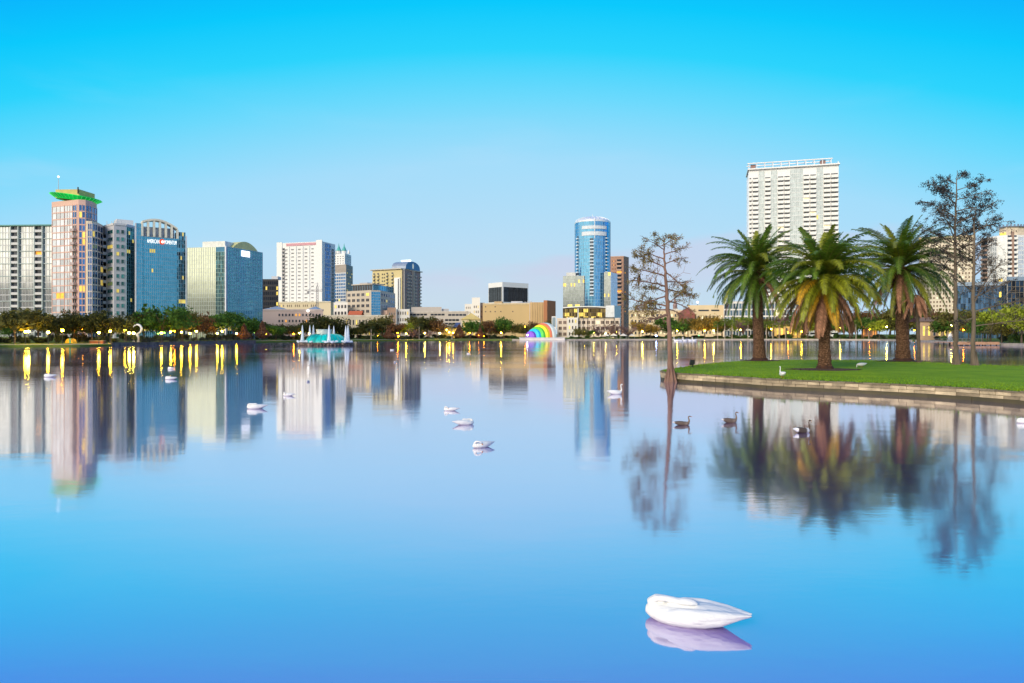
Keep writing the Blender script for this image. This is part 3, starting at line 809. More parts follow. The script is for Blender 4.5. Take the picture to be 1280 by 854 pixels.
# tower crane in front of the hotel
r = empty('tower_crane', (WX(396.6, 470), 470, BASE), 'thin grey lattice tower crane standing before the white hotel', 'crane')
mb = MB(); x = WX(396.6, 470)
for dx in (-0.6, 0.6):
    for dy in (-0.6, 0.6): mb.tube([(x+dx, 470+dy, BASE), (x+dx, 470+dy, ZZ(358, 470))], 0.13, 4)
zq = BASE
while zq < ZZ(360, 470):
    mb.tube([(x-0.6, 469.4, zq), (x+0.6, 469.4, zq+1.6)], 0.09, 4); mb.tube([(x-0.6, 469.4, zq+1.6), (x+0.6, 469.4, zq+1.6)], 0.09, 4); zq += 1.6
mb.build('mast', M('crane_grey', (0.32, 0.30, 0.30), 0.6), r)
mb = MB(); zj = ZZ(364.5, 470)
for z in (zj, zj+1.1): mb.tube([(WX(385, 470), 469, z), (WX(404, 470), 469, z)], 0.13, 4)
for k in range(11): 
    a = lerp(WX(385, 470), WX(404, 470), k/10); mb.tube([(a, 469, zj), (a+0.9, 469, zj+1.1)], 0.09, 4)
mb.abox(WX(384.5, 470), WX(386.5, 470), 468.3, 469.7, zj-1.6, zj+0.2)
mb.build('jib', M('crane_grey', (0.32, 0.30, 0.30)), r)
mb = MB(); mb.tube([(x, 470, ZZ(358, 470)), (x, 470, ZZ(353, 470))], [0.5, 0.1], 4)
for px in (386, 403): mb.tube([(x, 470, ZZ(353.3, 470)), (WX(px, 470), 469, zj+1.1)], 0.07, 4)
mb.build('apex', M('crane_grey', (0.32, 0.30, 0.30)), r)

# spired tower
r = bld('spired_tower', 'white stepped tower with two turquoise spires rising behind the white hotel', 'building', 428, 640)
fs = block(r, [(416, 640), (432.6, 632), (441, 652)], ZZ(331, 636), M('brown_grey_stone', (0.36, 0.31, 0.27), 0.7), roofm=GREY)
zc = ZZ(316, 640)
f2 = block(r, [(417, 642), (431, 636), (439, 652)], ZZ(317.5, 640), WHITE, z0=ZZ(331, 636)+.01, name='upper_wall')
win_grid(r, f2[0], 0.6, f2[0].L-0.4, 0.6, f2[0].Hh-1.5, 4, 4, 0.5, 0.5, SL, WHITE, 0, seed=1)
win_grid(r, f2[1], 0.6, f2[1].L-0.6, 0.6, f2[1].Hh-1.5, 4, 4, 0.5, 0.5, SL, WHITE, 0, seed=2)
curtain(r, fs[0], 0.5, fs[0].L-0.3, 0, fs[0].Hh-8, 7, 20, G_DEEP, LGREY, jit=0.01, seed=48, mw=0.5, mh=1.0, lit=0.02)
win_grid(r, fs[1], 0.6, fs[1].L-0.6, 0, fs[1].Hh-3, 4, 20, 0.5, 0.5, G_DARK, CREAM, 0.12, seed=9)
TQ = M('turquoise_copper', (0.10, 0.42, 0.38), 0.6)
for px in (423.5, 430.2):
    mb = MB(); b = (WX(px, 642), 642, ZZ(317.4, 642))
    mb.rev(b, [(2.3, 0), (2.3, 2.6), (2.0, 2.7)], 8, 0); mb.rev(b, [(2.5, 2.7), (1.7, 4.6), (0.5, 7.2), (0.06, 10.0)], 8, 1)
    mb.build('spire', [WHITE, TQ], r)
mb = MB()
for px in (419, 436): mb.rev((WX(px, 641), 641, ZZ(317.4, 641)), [(1.2, 0), (1.1, 2.0), (0.05, 4.0)], 6, 0)
mb.build('pinnacle', WHITE, r)

# beige office with blue corner
r = bld('beige_office', 'beige office block with blue glass corner and blue glass top storey', 'building', 465, 420)
fs = block(r, [(433, 430), (463.8, 418), (475.5, 421), (494, 452)], ZZ(363, 420), BEIGE, depth=20, roofm=GREY)
fr = M('beige_frame', (0.50, 0.42, 0.34), 0.7)
win_grid(r, fs[0], 0.4, fs[0].L-0.8, fs[0].Hh-25, fs[0].Hh-0.8, 5, 7, 0.66, 0.56, G_DARK, fr, 0.07, seed=4)
curtain(r, fs[1], 0.2, fs[1].L-0.1, fs[1].Hh-25, fs[1].Hh-1, 4, 14, G_BLUE2, MG, jit=0.02, seed=51, mw=0.12, mh=0.3)
win_grid(r, fs[2], 0.5, fs[2].L-2, fs[2].Hh-25, fs[2].Hh-0.8, 6, 7, 0.55, 0.55, G_DEEP, LGREY, 0.05, seed=7)
f4 = block(r, [(441, 434), (466, 424), (492, 452)], ZZ(356.5, 430), M('blue_spandrel', (0.05, 0.2, 0.32), 0.3), z0=ZZ(363, 420)+.01, name='top_storey', roofm=GREY)
curtain(r, f4[0], 0.1, f4[0].L-.1, 0.0, f4[0].Hh, 8, 1, G_BLACK, MG, jit=0.03, seed=53)
curtain(r, f4[1], 0.1, f4[1].L-.1, 0.0, f4[1].Hh, 9, 1, G_BLUE2, MG, jit=0.03, seed=54)
mb = MB(); f4[0].box(mb, -0.5, f4[0].L+0.6, f4[0].Hh+.01, f4[0].Hh+0.6, -9, 0.9); mb.build('roof_slab', BEIGE, r)
roof_box(r, f4[0], 4, 11, 2, 6, 1.6, GREY); 
f5 = block(r, [(417, 418), (434.5, 414)], ZZ(378, 416), WHITE2, name='annex', depth=10)
win_grid(r, f5[0], 0.4, f5[0].L-0.4, 1, f5[0].Hh-0.6, 4, 5, 0.6, 0.5, G_DARK, fr, 0.15, seed=14)

# brown apartment tower with barrel roof
r = bld('brown_tower', 'brown apartment tower, front lit yellow, with a blue barrel roof and white roof light', 'building', 503, 522)
zt = ZZ(336.5, 520)
BR = M('mauve_brown_stucco', (0.30, 0.22, 0.21), 0.75, var=0.1, scale=0.1, streak=.2)
YL = M('yellow_lit_stucco', (0.60, 0.50, 0.26), 0.75, var=0.1, scale=0.1, streak=.2)  # yellow light on the brown front, put into the stucco colour
q = [(466, 533), (503, 520), (525.5, 548)]
fs = block(r, q, zt, BR, roofm=GREY)
fa, fb = fs
mb = MB(); fa.box(mb, 0, fa.L-0.05, 0, fa.Hh-0.3, 0.003, 0.4); mb.build('front_panel', YL, r)
nf = 19; fh = (fa.Hh-2)/nf
me = balcony_mesh(2.1, fh, YL, G_DARK, 1.2, 0.45)
for px in (468.2, 473.2, 484.5, 491):
    for j in reversed(range(nf)): put(r, me, fa, fa.u(px), j*fh, 0.4, 'balcony')
w1 = window_mesh(1.3, fh*0.5, G_DARK, YL)
for px in (478.5, 481):
    for j in reversed(range(nf)): put(r, w1, fa, fa.u(px), j*fh+fh*.25, 0.4)
mb = MB(); fa.box(mb, fa.u(494.3), fa.u(501.3), 0, fa.Hh-6.5, 0.41, 1.6); mb.build('white_pier', WHITE, r)
mb = MB(); fa.box(mb, fa.u(499), fa.u(500.2), 0, fa.Hh-7.5, 1.6, 1.75); mb.build('stair_slot', G_DARK, r)
pal = M('pale_brown_balcony', (0.52, 0.46, 0.40), 0.7)
me2 = balcony_mesh(1.9, fh, pal, G_DARK, 1.3, 0.4)
for k in (0.28, 0.42, 0.70, 0.96):
    for j in reversed(range(nf)): put(r, me2, fb, fb.L*k, j*fh, 0, 'side_balcony')
mb = MB()
for k in (0.05, 0.52, 0.60): fb.box(mb, fb.L*k, fb.L*k+0.7, 0, fb.Hh, 0, 0.9)
mb.build('pier', pal, r)
# projecting eaves and barrel roof
mb = MB()
poly = [fa.pt(-1.6, fa.Hh, 1.4), fa.pt(fa.L+1.2, fa.Hh, 1.4)]
p0, p1, p2 = fa.pt(-1.6, 0, 1.6), fa.pt(fa.L, 0, 1.6), fb.pt(fb.L+1.4, 0, 1.4); c4 = p0 + p2 - p1
mb.prism([p0, p1, p2, c4], zt+0.01, zt+0.7, 0); mb.build('eaves', M('pale_eaves', (0.52, 0.47, 0.40), 0.6), r)
BLU = M('blue_metal_roof', (0.05, 0.17, 0.36), 0.35, 0.3); GRR = M('blue_grey_roof', (0.26, 0.31, 0.40), 0.5, 0.2)
mb = MB(); A = fb.L*0.12; B_ = fb.L*0.92; n_ = 14; hh = ZZ(327.5, 535)-zt-0.7; Lb = -(fa.L-fa.u(488))
def arcpt(i, o):
    w = math.pi*i/n_; return fb.pt((A+B_)/2 - (B_-A)/2*math.cos(w), fb.Hh+0.72+hh*math.sin(w)**0.75, o)
for i in range(n_): mb.face([arcpt(i, 0.9), arcpt(i+1, 0.9), arcpt(i+1, Lb), arcpt(i, Lb)], 0 if i > 7 else 1)
mb.face([arcpt(i, 0.9) for i in range(n_+1)], 0); mb.face([arcpt(i, Lb) for i in range(n_+1)], 0)
mb.build('barrel_roof', [BLU, GRR], r)
mb = MB(); mb.face([fb.pt((A+B_)/2 + 1.3*math.cos(a*math.pi/8), fb.Hh+hh*0.55+2.2*math.sin(a*math.pi/8), 0.96) for a in range(16)]); mb.build('oval_window', M('oval_pane', (0.8, 0.75, 0.6), emit=0.3), r)
mb = MB(); z0 = zt+hh+0.75; ca = fb.pt((A+B_)/2, 0, -1); cb = fb.pt((A+B_)/2, 0, Lb+2)
mb.tube([(ca.x, ca.y, z0+0.9), (cb.x, cb.y, z0+0.9)], 0.75, 6); mb.build('ridge_light', M('ridge_white', (1, 0.98, 0.95), emit=1.1), r)

# pinkish low block with pyramids
r = bld('pink_lowrise', 'long pinkish low building with grey pyramid skylights, behind the fountain', 'building', 365, 405)
f, = block(r, [(326, 402), (404, 402)], ZZ(388.5, 402), M('pinkish_stucco', (0.55, 0.42, 0.38), 0.8, var=.08, scale=.1), depth=20, parapet=M('pinkish_cap', (0.58, 0.47, 0.43), 0.8))
win_grid(r, f, f.u(347), f.u(402), 1, f.Hh-0.7, 13, 4, 0.55, 0.45, G_DARK, M('pink_frame', (0.5, 0.4, 0.36)), 0.16, LITO, seed=3)
PY = M('blue_grey_metal', (0.34, 0.39, 0.46), 0.5, 0.2)
for a, b in ((331, 358), (386, 400)):
    mb = MB(); x0, x1 = WX(a, 408), WX(b, 408); z = f.z1+0.9; t = Vector(((x0+x1)/2, 410, z+2.0)); c = [(x0, 404, z), (x1, 404, z), (x1, 416, z), (x0, 416, z)]
    for i in range(4): mb.face([c[i], c[(i+1) % 4], t])
    mb.build('pyramid_skylight', PY, r)
mb = MB(); mb.ball((WX(385, 400), 400, ZZ(388.5, 400)), 0.75); mb.build('flood_lamp', M('flood_white', (1, 0.98, 0.9), emit=4), r)

# low cream buildings and red tiled roof
r = bld('cream_lowrise', 'low cream building with arched openings and a small orange tiled roof', 'building', 440, 400)
f, = block(r, [(402, 398), (486, 394)], ZZ(396, 396), M('warm_cream', (0.62, 0.53, 0.40), .8, var=.1, scale=.1), depth=14, parapet=M('cream_cap', (0.66, 0.58, 0.46)))
win_grid(r, f, 1, f.L-1, 0.5, f.Hh-0.5, 20, 2, 0.5, 0.55, G_DARK, fr, 0.3, seed=9)
f2, = block(r, [(436, 403), (451, 403)], ZZ(393.8, 403), WHITE2, name='tower_room', depth=8)
mb = MB(); x0, x1 = f2.pt(-0.5, 0, .6), f2.pt(f2.L+.5, 0, .6); z = f2.z1+.01
mb.face([(x0.x, x0.y, z), (x1.x, x1.y, z), (x1.x, x1.y+4, z+2.5), (x0.x, x0.y+4, z+2.5)]); mb.face([(x0.x, x0.y+8, z), (x1.x, x1.y+8, z), (x1.x, x1.y+4, z+2.5), (x0.x, x0.y+4, z+2.5)])
mb.build('tiled_roof', M('orange_roof_tile', (0.55, 0.13, 0.05), .8, scale=2), r)
r = bld('salmon_block', 'small salmon and brown block beside the foot of the brown apartment tower', 'building', 484, 425)
f, = block(r, [(462, 424), (484, 424)], ZZ(388, 424), M('salmon_wall', (0.60, 0.40, 0.30), .8), depth=10)
f2, = block(r, [(484.2, 424), (495, 425)], ZZ(384.5, 424), M('brown_brick', (0.40, 0.26, 0.18), .85), name='taller_wall', depth=10)
f3, = block(r, [(495.4, 428), (512, 428)], ZZ(386.5, 428), WHITE2, name='white_wall', depth=10)
win_grid(r, f3, .5, f3.L-.5, 1, f3.Hh-.5, 5, 4, .5, .5, G_DARK, fr, 0.1, seed=8)
win_grid(r, f2, .5, f2.L-.5, 1, f2.Hh-2, 3, 4, .5, .45, G_DARK, fr, 0.3, seed=12)

# long museum
r = bld('long_museum', 'long stepped beige concrete building with strip windows and rooftop trees', 'building', 540, 440)
MU = M('pale_concrete', (0.50, 0.44, 0.38), .85, var=.08, scale=.08, streak=.3)
f, = block(r, [(500, 440), (585, 432)], ZZ(391, 436), MU, depth=24, parapet=M('concrete_cap', (0.55, 0.49, 0.43), .8))
f2, = block(r, [(514, 446), (552, 444)], ZZ(383.8, 444), MU, name='upper_wall', z0=ZZ(391, 436)+.01, depth=14)
f3, = block(r, [(552.3, 446), (561, 445)], ZZ(386, 444), GREY, name='lift_room', z0=ZZ(391, 436)+.01, depth=14)
for px0, px1, py0, py1 in ((507, 534, 392.4, 394.6), (538, 556, 392.4, 394.6), (560, 583, 392.6, 395), (500, 512, 398.6, 400.6), (556, 574, 399, 401.5), (556, 574, 403.5, 405.5)):
    mb = MB(); u0, u1 = f.u(px0), f.u(px1); v1, v0 = f.v(px0, py0), f.v(px0, py1)
    k = max(2, int((u1-u0)/2.2))
    for i in range(k): f.box(mb, lerp(u0, u1, i/k)+.15, lerp(u0, u1, (i+1)/k)-.15, v0, v1, 0.003, 0.06)
    mb.build('strip_window', G_DARK, r)

# stepped cream tower
r = bld('stepped_tower', 'narrow cream tower with stepped top at the left end of the windowless tan block', 'building', 594, 500)
f1, = block(r, [(581, 504), (589.6, 503)], ZZ(380, 503), WHITE2, depth=12)
f2, = block(r, [(589.8, 502), (600, 500)], ZZ(372, 501), WHITE2, name='tall_wall', depth=12)
f3, = block(r, [(600.2, 504), (606, 504)], ZZ(378.5, 504), M('brown_side', (.45, .33, .26), .8), name='side_wall', depth=10)
win_grid(r, f2, 1.2, f2.L-.6, 2, f2.Hh-5, 3, 6, .45, .5, G_DARK, fr, 0.1, seed=2)
win_grid(r, f1, .5, f1.L-.5, 2, f1.Hh-1, 3, 6, .4, .45, G_DARK, fr, 0.05, seed=4)
win_grid(r, f3, .5, f3.L-.3, 2, f3.Hh-1, 2, 6, .5, .45, G_DARK, fr, 0.2, seed=5)

# white office with dark glass
r = bld('white_framed_office', 'white framed office with smoked glass rising behind the windowless tan block', 'building', 628, 560)
fs = block(r, [(610.5, 572), (628, 556), (660.5, 574)], ZZ(353, 560), WHITE, roofm=GREY)
for f, nu in ((fs[0], 3), (fs[1], 4)):
    u0, u1 = (0.6, f.L-0.8) if f is fs[0] else (1.2, f.L-1.2)
    v0, v1 = f.Hh-16, f.Hh-4.0
    k = MB()
    for i in range(nu):
        a, b = lerp(u0, u1, i/nu)+.15, lerp(u0, u1, (i+1)/nu)-.15
        curtain(r, f, a, b, v0, v1, 2, 6, G_BLACK, M('black_mullion', (0.02, 0.02, 0.025)), jit=.03, lit=0.03, seed=60+i, mw=.08)
    win_grid(r, f, u0, u1, f.Hh-22, f.Hh-17, nu, 1, .7, .6, G_DARK, WHITE, 0, seed=1)

# windowless tan block
r = bld('tan_block', 'big windowless tan brick block with red brown end, behind the rainbow bandshell', 'building', 650, 480)
fs = block(r, [(603.5, 482), (662, 478)], ZZ(380, 480), TAN, depth=22)
f1, = fs
f2 = block(r, [(662.3, 477), (681, 476)], ZZ(378, 477), M('tan_brick_light', (0.56, 0.38, 0.20), .85, scale=.1), name='pier_wall', depth=24)
f3 = block(r, [(679.5, 474), (684, 473.5), (694.6, 486)], ZZ(375.5, 474), BRICK, name='end_wall', depth=20)
mb = MB()
for px in (665, 668, 671, 674, 677): 
    u = f2[0].u(px); f2[0].box(mb, u-.3, u+.3, 0, f2[0].Hh, 0.003, .5)
mb.build('fin', TAN, r)
sm = window_mesh(0.9, 0.9, G_DARK, M('tan_frame', (.45, .33, .2)))
for px in (607, 613, 619, 626, 641):
    put(r, sm, f1, f1.u(px), f1.Hh-5.8)
for px in (607, 619): put(r, sm, f1, f1.u(px), f1.Hh-2.4)
mb = MB(); f1.box(mb, 0, f1.L, f1.Hh-.5, f1.Hh+.5, -.4, .3); mb.build('coping', M('tan_coping', (.64, .5, .3)), r)
roof_box(r, f1, f1.u(617), f1.u(627), 3, 9, 1.9, M('tan_penthouse', (.55, .38, .2)), 'roof_unit')
roof_box(r, f1, f1.u(638), f1.u(652), 4, 9, 2.0, LGREY, 'roof_unit')
mb = MB()
for k in range(14): f1.box(mb, f1.u(646)+k*.9, f1.u(646)+k*.9+.5, f1.Hh+.6, f1.Hh+rnd.uniform(1, 2.4), -3-rnd.random(), -2)
mb.build('roof_plant', LGREY, r)

# small house with pyramid roof
r = bld('pyramid_roofed_pavilion', 'white lit pavilion with yellow pyramid roof and a small blue roof beside it', 'building', 588, 408)
f, = block(r, [(577, 408), (600, 408)], ZZ(399.5, 408), M('pavilion_white', (.72, .62, .42), .7), depth=10)
mb = MB(); a, b = f.pt(-.8, 0, .8), f.pt(f.L+.8, 0, .8); z = f.z1+.01; t = Vector(((a.x+b.x)/2, 413, ZZ(391, 408)))
c = [(a.x, a.y, z), (b.x, b.y, z), (b.x, b.y+11.6, z), (a.x, a.y+11.6, z)]
for i in range(4): mb.face([c[i], c[(i+1) % 4], t])
mb.build('roof', M('yellow_roof', (.58, .44, .16), .8), r)
f2, = block(r, [(553, 405), (574, 404)], ZZ(409.5, 404), M('pavilion_yellow', (.75, .5, .12), .7), name='lit_wall', depth=6)
mb = MB(); a, b = f2.pt(f2.u(566), 0, .6), f2.pt(f2.L+.6, 0, .6); z = f2.z1+.01
mb.face([(a.x, a.y, z), (b.x, b.y, z), (b.x, b.y+5, z+3), (a.x+1.5, a.y+5, z+3)]); mb.build('side_roof', M('navy_roof', (.06, .09, .2), .6), r)
win_grid(r, f, .6, f.L-.6, .3, f.Hh-.4, 5, 2, .55, .6, G_DARK, fr, .7, seed=3)

# cylindrical glass tower
r = bld('cylinder_tower', 'tall cylindrical blue glass tower with a domed white crown', 'building', 740, 560)
cx, cy, rad = WX(740.6, 562), 562, 14.6; zt = ZZ(276.5, 548); zb = BASE
mb = MB(); mb.rev((cx, cy, 0), [(rad-.3, zb), (rad-.3, zt), (0.01, zt)], 48); mb.build('core_wall', M('blue_spandrel', (0.05, 0.2, 0.32)), r)
nseg = 40; nfl = 34
CG = M('cylinder_glass', (0.16, 0.42, 0.66), 0.05, .92, var=.06, island=.16)
g = MB(); k_ = MB(); cr = random.Random(5)
fhh = (zt-zb)/nfl
segs = []
for i in range(nseg):
    w0, w1 = math.pi + math.pi*i/nseg, math.pi + math.pi*(i+1)/nseg
    a = (cx+rad*math.cos(w0), cy+rad*math.sin(w0)); b = (cx+rad*math.cos(w1), cy+rad*math.sin(w1))
    segs.append(Fc(a, b, zb, zt))
for i, q in enumerate(segs):
    for j in range(nfl):
        w = [cr.uniform(-.006, .006) for _ in range(3)]
        g.face([q.pt(0, j*fhh, w[0]), q.pt(q.L, j*fhh, w[1]), q.pt(q.L, (j+1)*fhh, w[2]+w[1]-w[0]), q.pt(0, (j+1)*fhh, w[2])])
    if i % 2 == 0: q.box(k_, -.06, .06, 0, zt-zb, 0, .12)
for j in range(nfl+1): k_.rev((cx, cy, zb+j*fhh), [(rad-.02, -.09), (rad+.1, -.09), (rad+.1, .09), (rad-.02, .09)], 48, 0)
g.build('glass_curtain_wall', CG, r); k_.build('mullion_grid', MG, r)
BW = M('pale_blue_slab', (.60, .68, .75), .5)
for s_i, top in ((6, 4), (17, 5), (18, 5), (29, 4)):
    q = segs[s_i]; me = balcony_mesh(q.L*1.7, fhh, BW, G_DARK, 1.1, .36)
    for j in reversed(range(12, nfl-top)): put(r, me, q, q.L/2, j*fhh, .05, 'balcony')
mb = MB(); mb.rev((cx, cy, zt), [(rad+.1, .0), (rad+.1, 1.2), (rad-1.2, 2.6), (rad*.62, 4.6), (rad*.3, 5.4), (.01, 5.7)], 40)
mb.build('dome', M('white_dome', (.72, .76, .80), .35, .3), r)
mb = MB()
for i in range(24):
    w = 2*math.pi*i/24; mb.tube([(cx+(rad+.2)*math.cos(w), cy+(rad+.2)*math.sin(w), zt), (cx+(rad-1)*math.cos(w), cy+(rad-1)*math.sin(w), zt+2.7), (cx+rad*.6*math.cos(w), cy+rad*.6*math.sin(w), zt+4.8)], .18, 4)
mb.tube([(cx, cy-rad-.4, zt-14), (cx, cy-rad-.4, zt+1.5)], .3, 5); mb.tube([(cx, cy, zt+5.5), (cx, cy, ZZ(264.5, 550))], [.35, .08], 6)
mb.build('crown_rib', WHITE, r)
for v0, v1 in ((zt-6.2, zt-3.6), (zt-11.5, zt-8.4)):
    mb = MB(); mb.rev((cx, cy, 0), [(rad-.2, v0), (rad+.5, v0), (rad+.5, v1), (rad-.2, v1)], 16, 0, math.pi*1.27, math.pi*1.73); mb.build('crown_band', M('pale_band', (.62, .66, .70), .5), r)
fs = block(r, [(703.8, 552), (730.5, 549)], ZZ(345, 550), M('grey_glass_wall', (.34, .38, .40), .4), name='side_wing', depth=16)
GWN = M('grey_green_glass', (.42, .47, .46), .08, .85, island=.12)
curtain(r, fs[0], .1, fs[0].L-.1, 12, fs[0].Hh, 14, 13, GWN, M('pale_grey_mullion', (.40, .42, .42), .4), jit=.01, lit=.03, seed=70, mw=.10, mh=.22)
roof_box(r, fs[0], 2.5, 10, 2, 9, 3.0, M('pale_plant_room', (.6, .6, .56), .6))
f2 = block(r, [(755, 546), (763.4, 544), (771.6, 560)], ZZ(340.5, 546), M('grey_glass_wall', (.34, .38, .40)), name='side_wing', depth=16)
curtain(r, f2[0], .1, f2[0].L-.1, 12, f2[0].Hh, 5, 14, GWN, M('pale_grey_mullion', (.40, .42, .42)), jit=.01, lit=.04, seed=71, mw=.1, mh=.22)
curtain(r, f2[1], .1, f2[1].L-.1, 12, f2[1].Hh, 8, 10, M('pale_blue_glass', (.55, .66, .82), .08, .85, island=.08), M('pale_blue_mullion', (.5, .56, .66), .4), jit=.006, seed=72, mw=.08)
fp = block(r, [(703.5, 538), (763, 534), (775, 548)], ZZ(383.5, 536), M('podium_brown', (.22, .16, .12), .5), name='podium', depth=12)
YG = M('podium_lit_glass', (0.30, 0.22, 0.08), .1, .6, island=.8)
curtain(r, fp[0], .3, fp[0].L-.3, 4, fp[0].Hh-1.5, 30, 6, YG, M('dark_bronze', (.1, .07, .05), .4), jit=.02, lit=.22, seed=73, mw=.25)
mb = MB(); prev = None
for k in range(21):
    t = k/20; u = lerp(0, fp[0].L, t); v = fp[0].Hh - 1.2 + .9*math.sin(math.pi*min(1, t*1.0))
    if prev: 
        a, b = prev, (u, v)
        mb.box8([fp[0].pt(a[0], a[1], 1.2), fp[0].pt(b[0], b[1], 1.2), fp[0].pt(b[0], b[1], 0.02), fp[0].pt(a[0], a[1], 0.02), fp[0].pt(a[0], a[1]+.8, 1.2), fp[0].pt(b[0], b[1]+.8, 1.2), fp[0].pt(b[0], b[1]+.8, .02), fp[0].pt(a[0], a[1]+.8, .02)])
    prev = (u, v)
fp[0].box(mb, fp[0].u(722), fp[0].u(723.2), 0, fp[0].Hh-1.3, .3, .9)
mb.build('canopy', WHITE, r)
fq = block(r, [(757, 532), (768, 530), (776, 540)], ZZ(382, 532), M('silver_panel', (.58, .60, .62), .4, .3), name='corner_block', depth=8)

# brown slab tower behind it
r = bld('brown_slab_tower', 'slim reddish brown apartment tower just right of the cylindrical glass tower', 'building', 776, 650)
fs = block(r, [(763, 652), (779.5, 648), (786, 660)], ZZ(321.5, 650), M('rose_brown', (.42, .24, .17), .8, var=.08, scale=.1, streak=.2), parapet=M('rose_cap', (.48, .3, .22)))
nf = 20; fh = (fs[0].Hh-2)/nf
me = balcony_mesh(fs[0].u(777)-fs[0].u(771), fh, M('rose_slab', (.50, .33, .25), .7), G_DARK, 1.2, .4)
ml = balcony_mesh(fs[0].u(777)-fs[0].u(771), fh, M('rose_slab', (.50, .33, .25), .7), LITO, 1.2, .4)
for j in reversed(range(nf)): put(r, ml if j in (16, 11) else me, fs[0], fs[0].u(774), j*fh, 0, 'balcony')
win_grid(r, fs[0], fs[0].u(764.3), fs[0].u(770.3), 0, fs[0].Hh-2, 3, nf, .4, .4, G_DARK, BRICK, .12, LITO, seed=4)
win_grid(r, fs[1], .6, fs[1].L-.6, 0, fs[1].Hh-2, 2, nf, .4, .4, G_DARK, BRICK, .05, LITO, seed=5)

# low white terrace below the cylinder tower
r = bld('white_terrace', 'low white terrace with square openings at the foot of the cylindrical tower', 'building', 735, 428)
TW = M('terrace_white', (.70, .60, .50), .8, var=.08, scale=.2)
f, = block(r, [(696.5, 429), (775, 425)], ZZ(399, 427), TW, depth=14, parapet=TW, ph=.7)
win_grid(r, f, .4, f.L-.4, .4, f.Hh-.2, 13, 3, .74, .60, M('terrace_glass', (.10, .07, .06), .2, objr=.8), TW, .07, LITW, seed=16)
f2, = block(r, [(709, 424), (722.5, 424)], ZZ(397, 424), WHITE2, name='gable', depth=3)
win_grid(r, f2, .5, f2.L-.5, .4, f2.Hh-.3, 3, 3, .5, .55, G_DARK, TW, .1, seed=2)
mb = MB()
for a, b in ((723, 735), (742, 768)):
    f.box(mb, f.u(a), f.u(b), f.Hh+.72, f.Hh+1.1, -4, 1.0)
    for px in (a+.5, (a+b)/2, b-.5): f.box(mb, f.u(px)-.12, f.u(px)+.12, -.4, f.Hh+.71, .6, .85)
mb.build('pergola', DARKM, r)
r = bld('stair_tower', 'thin white panel tower with mirrored slot standing beside the rainbow bandshell', 'tower', 692, 402)
f, = block(r, [(689.6, 402), (695.2, 402)], ZZ(395.5, 402), WHITE2, depth=3)
mb = MB(); f.box(mb, .35, f.L-.4, 6.5, f.Hh-.6, .003, .08); mb.build('slot_window', M('slot_mirror', (.4, .5, .55), .1, .7), r)

# hall and church behind the leaning cypress
r = bld('cream_hall', 'long low cream lit hall behind the leaning bare tree at the island tip', 'building', 850, 480)
f, = block(r, [(786, 484), (862, 480)], ZZ(389, 482), M('lit_cream', (.70, .55, .34), .8, var=.1, scale=.1), depth=16, parapet=M('cream_cap', (0.66, 0.58, 0.46)))
f2, = block(r, [(860, 478), (906, 474)], ZZ(381.5, 476), M('lit_cream', (.70, .55, .34)), name='tall_wall', depth=16)
win_grid(r, f, 1, f.L-1, 1, f.Hh-1, 16, 4, .5, .5, G_DARK, fr, .35, LITW, seed=15)
for px0, px1 in ((873, 886), (889, 899)):
    mb = MB(); f2.box(mb, f2.u(px0), f2.u(px1), f2.Hh-4.2, f2.Hh-3.2, .003, .2); mb.build('strip_window', G_DARK, r)
win_grid(r, f2, 1, f2.L-1, 1, f2.Hh-6, 9, 3, .5, .5, G_DARK, fr, .3, LITW, seed=18)
mb = MB(); a, b = WX(848, 476), WX(868, 476); z = ZZ(392.5, 476)
mb.face([(a, 474, z), (b, 474, z), ((a+b)/2+2, 478, z+5)]); mb.face([(a, 474, z), ((a+b)/2+2, 478, z+5), (a, 482, z)]); mb.face([(b, 474, z), ((a+b)/2+2, 478, z+5), (b, 482, z)]); mb.face([(a, 474, z-.01), (b, 474, z-.01), (b, 474, z-6), (a, 474, z-6)])
mb.build('hip_roof', M('maroon_roof', (.28, .09, .07), .8), r)
mb = MB(); mb.tube([(WX(872, 478), 478, f2.z1), (WX(872, 478), 478, f2.z1+1.6)], .15, 5); mb.ball((WX(872, 478), 478, f2.z1+2.1), .8, m=1); mb.build('roof_lamp', [DARKM, M('beacon_white', (1, .9, .95), emit=2.5)], r)
r = bld('church_steeple', 'small pale church steeple with pointed top seen just right of the leaning bare trunk', 'church', 845, 500)
mb = MB(); x = WX(844.5, 500); mb.abox(x-1.7, x+1.7, 500, 503.4, BASE, ZZ(386, 500)); mb.build('wall', WHITE2, r)
mb = MB(); mb.rev((x, 501.7, ZZ(386, 500)), [(1.5, 0), (1.5, 2.2), (1.8, 2.3), (.9, 4.6), (.05, 9.0)], 8); mb.build('spire', M('slate_brown', (.30, .2, .18), .8), r)

# glass offices behind the palms
r = bld('low_glass_office', 'white framed low glass office seen left of the first palm trunk', 'building', 925, 470)
f, = block(r, [(904.5, 470), (1003, 462)], ZZ(377.5, 466), LGREY, depth=14, parapet=LGREY, ph=.6)
curtain(r, f, .3, f.L-.3, .5, f.Hh-.5, 26, 5, M('pale_blue_window', (.16, .24, .32), .08, .7, island=.6), WHITE2, jit=.02, lit=.04, litm=LITW, seed=81, mw=.35, mh=1.0)

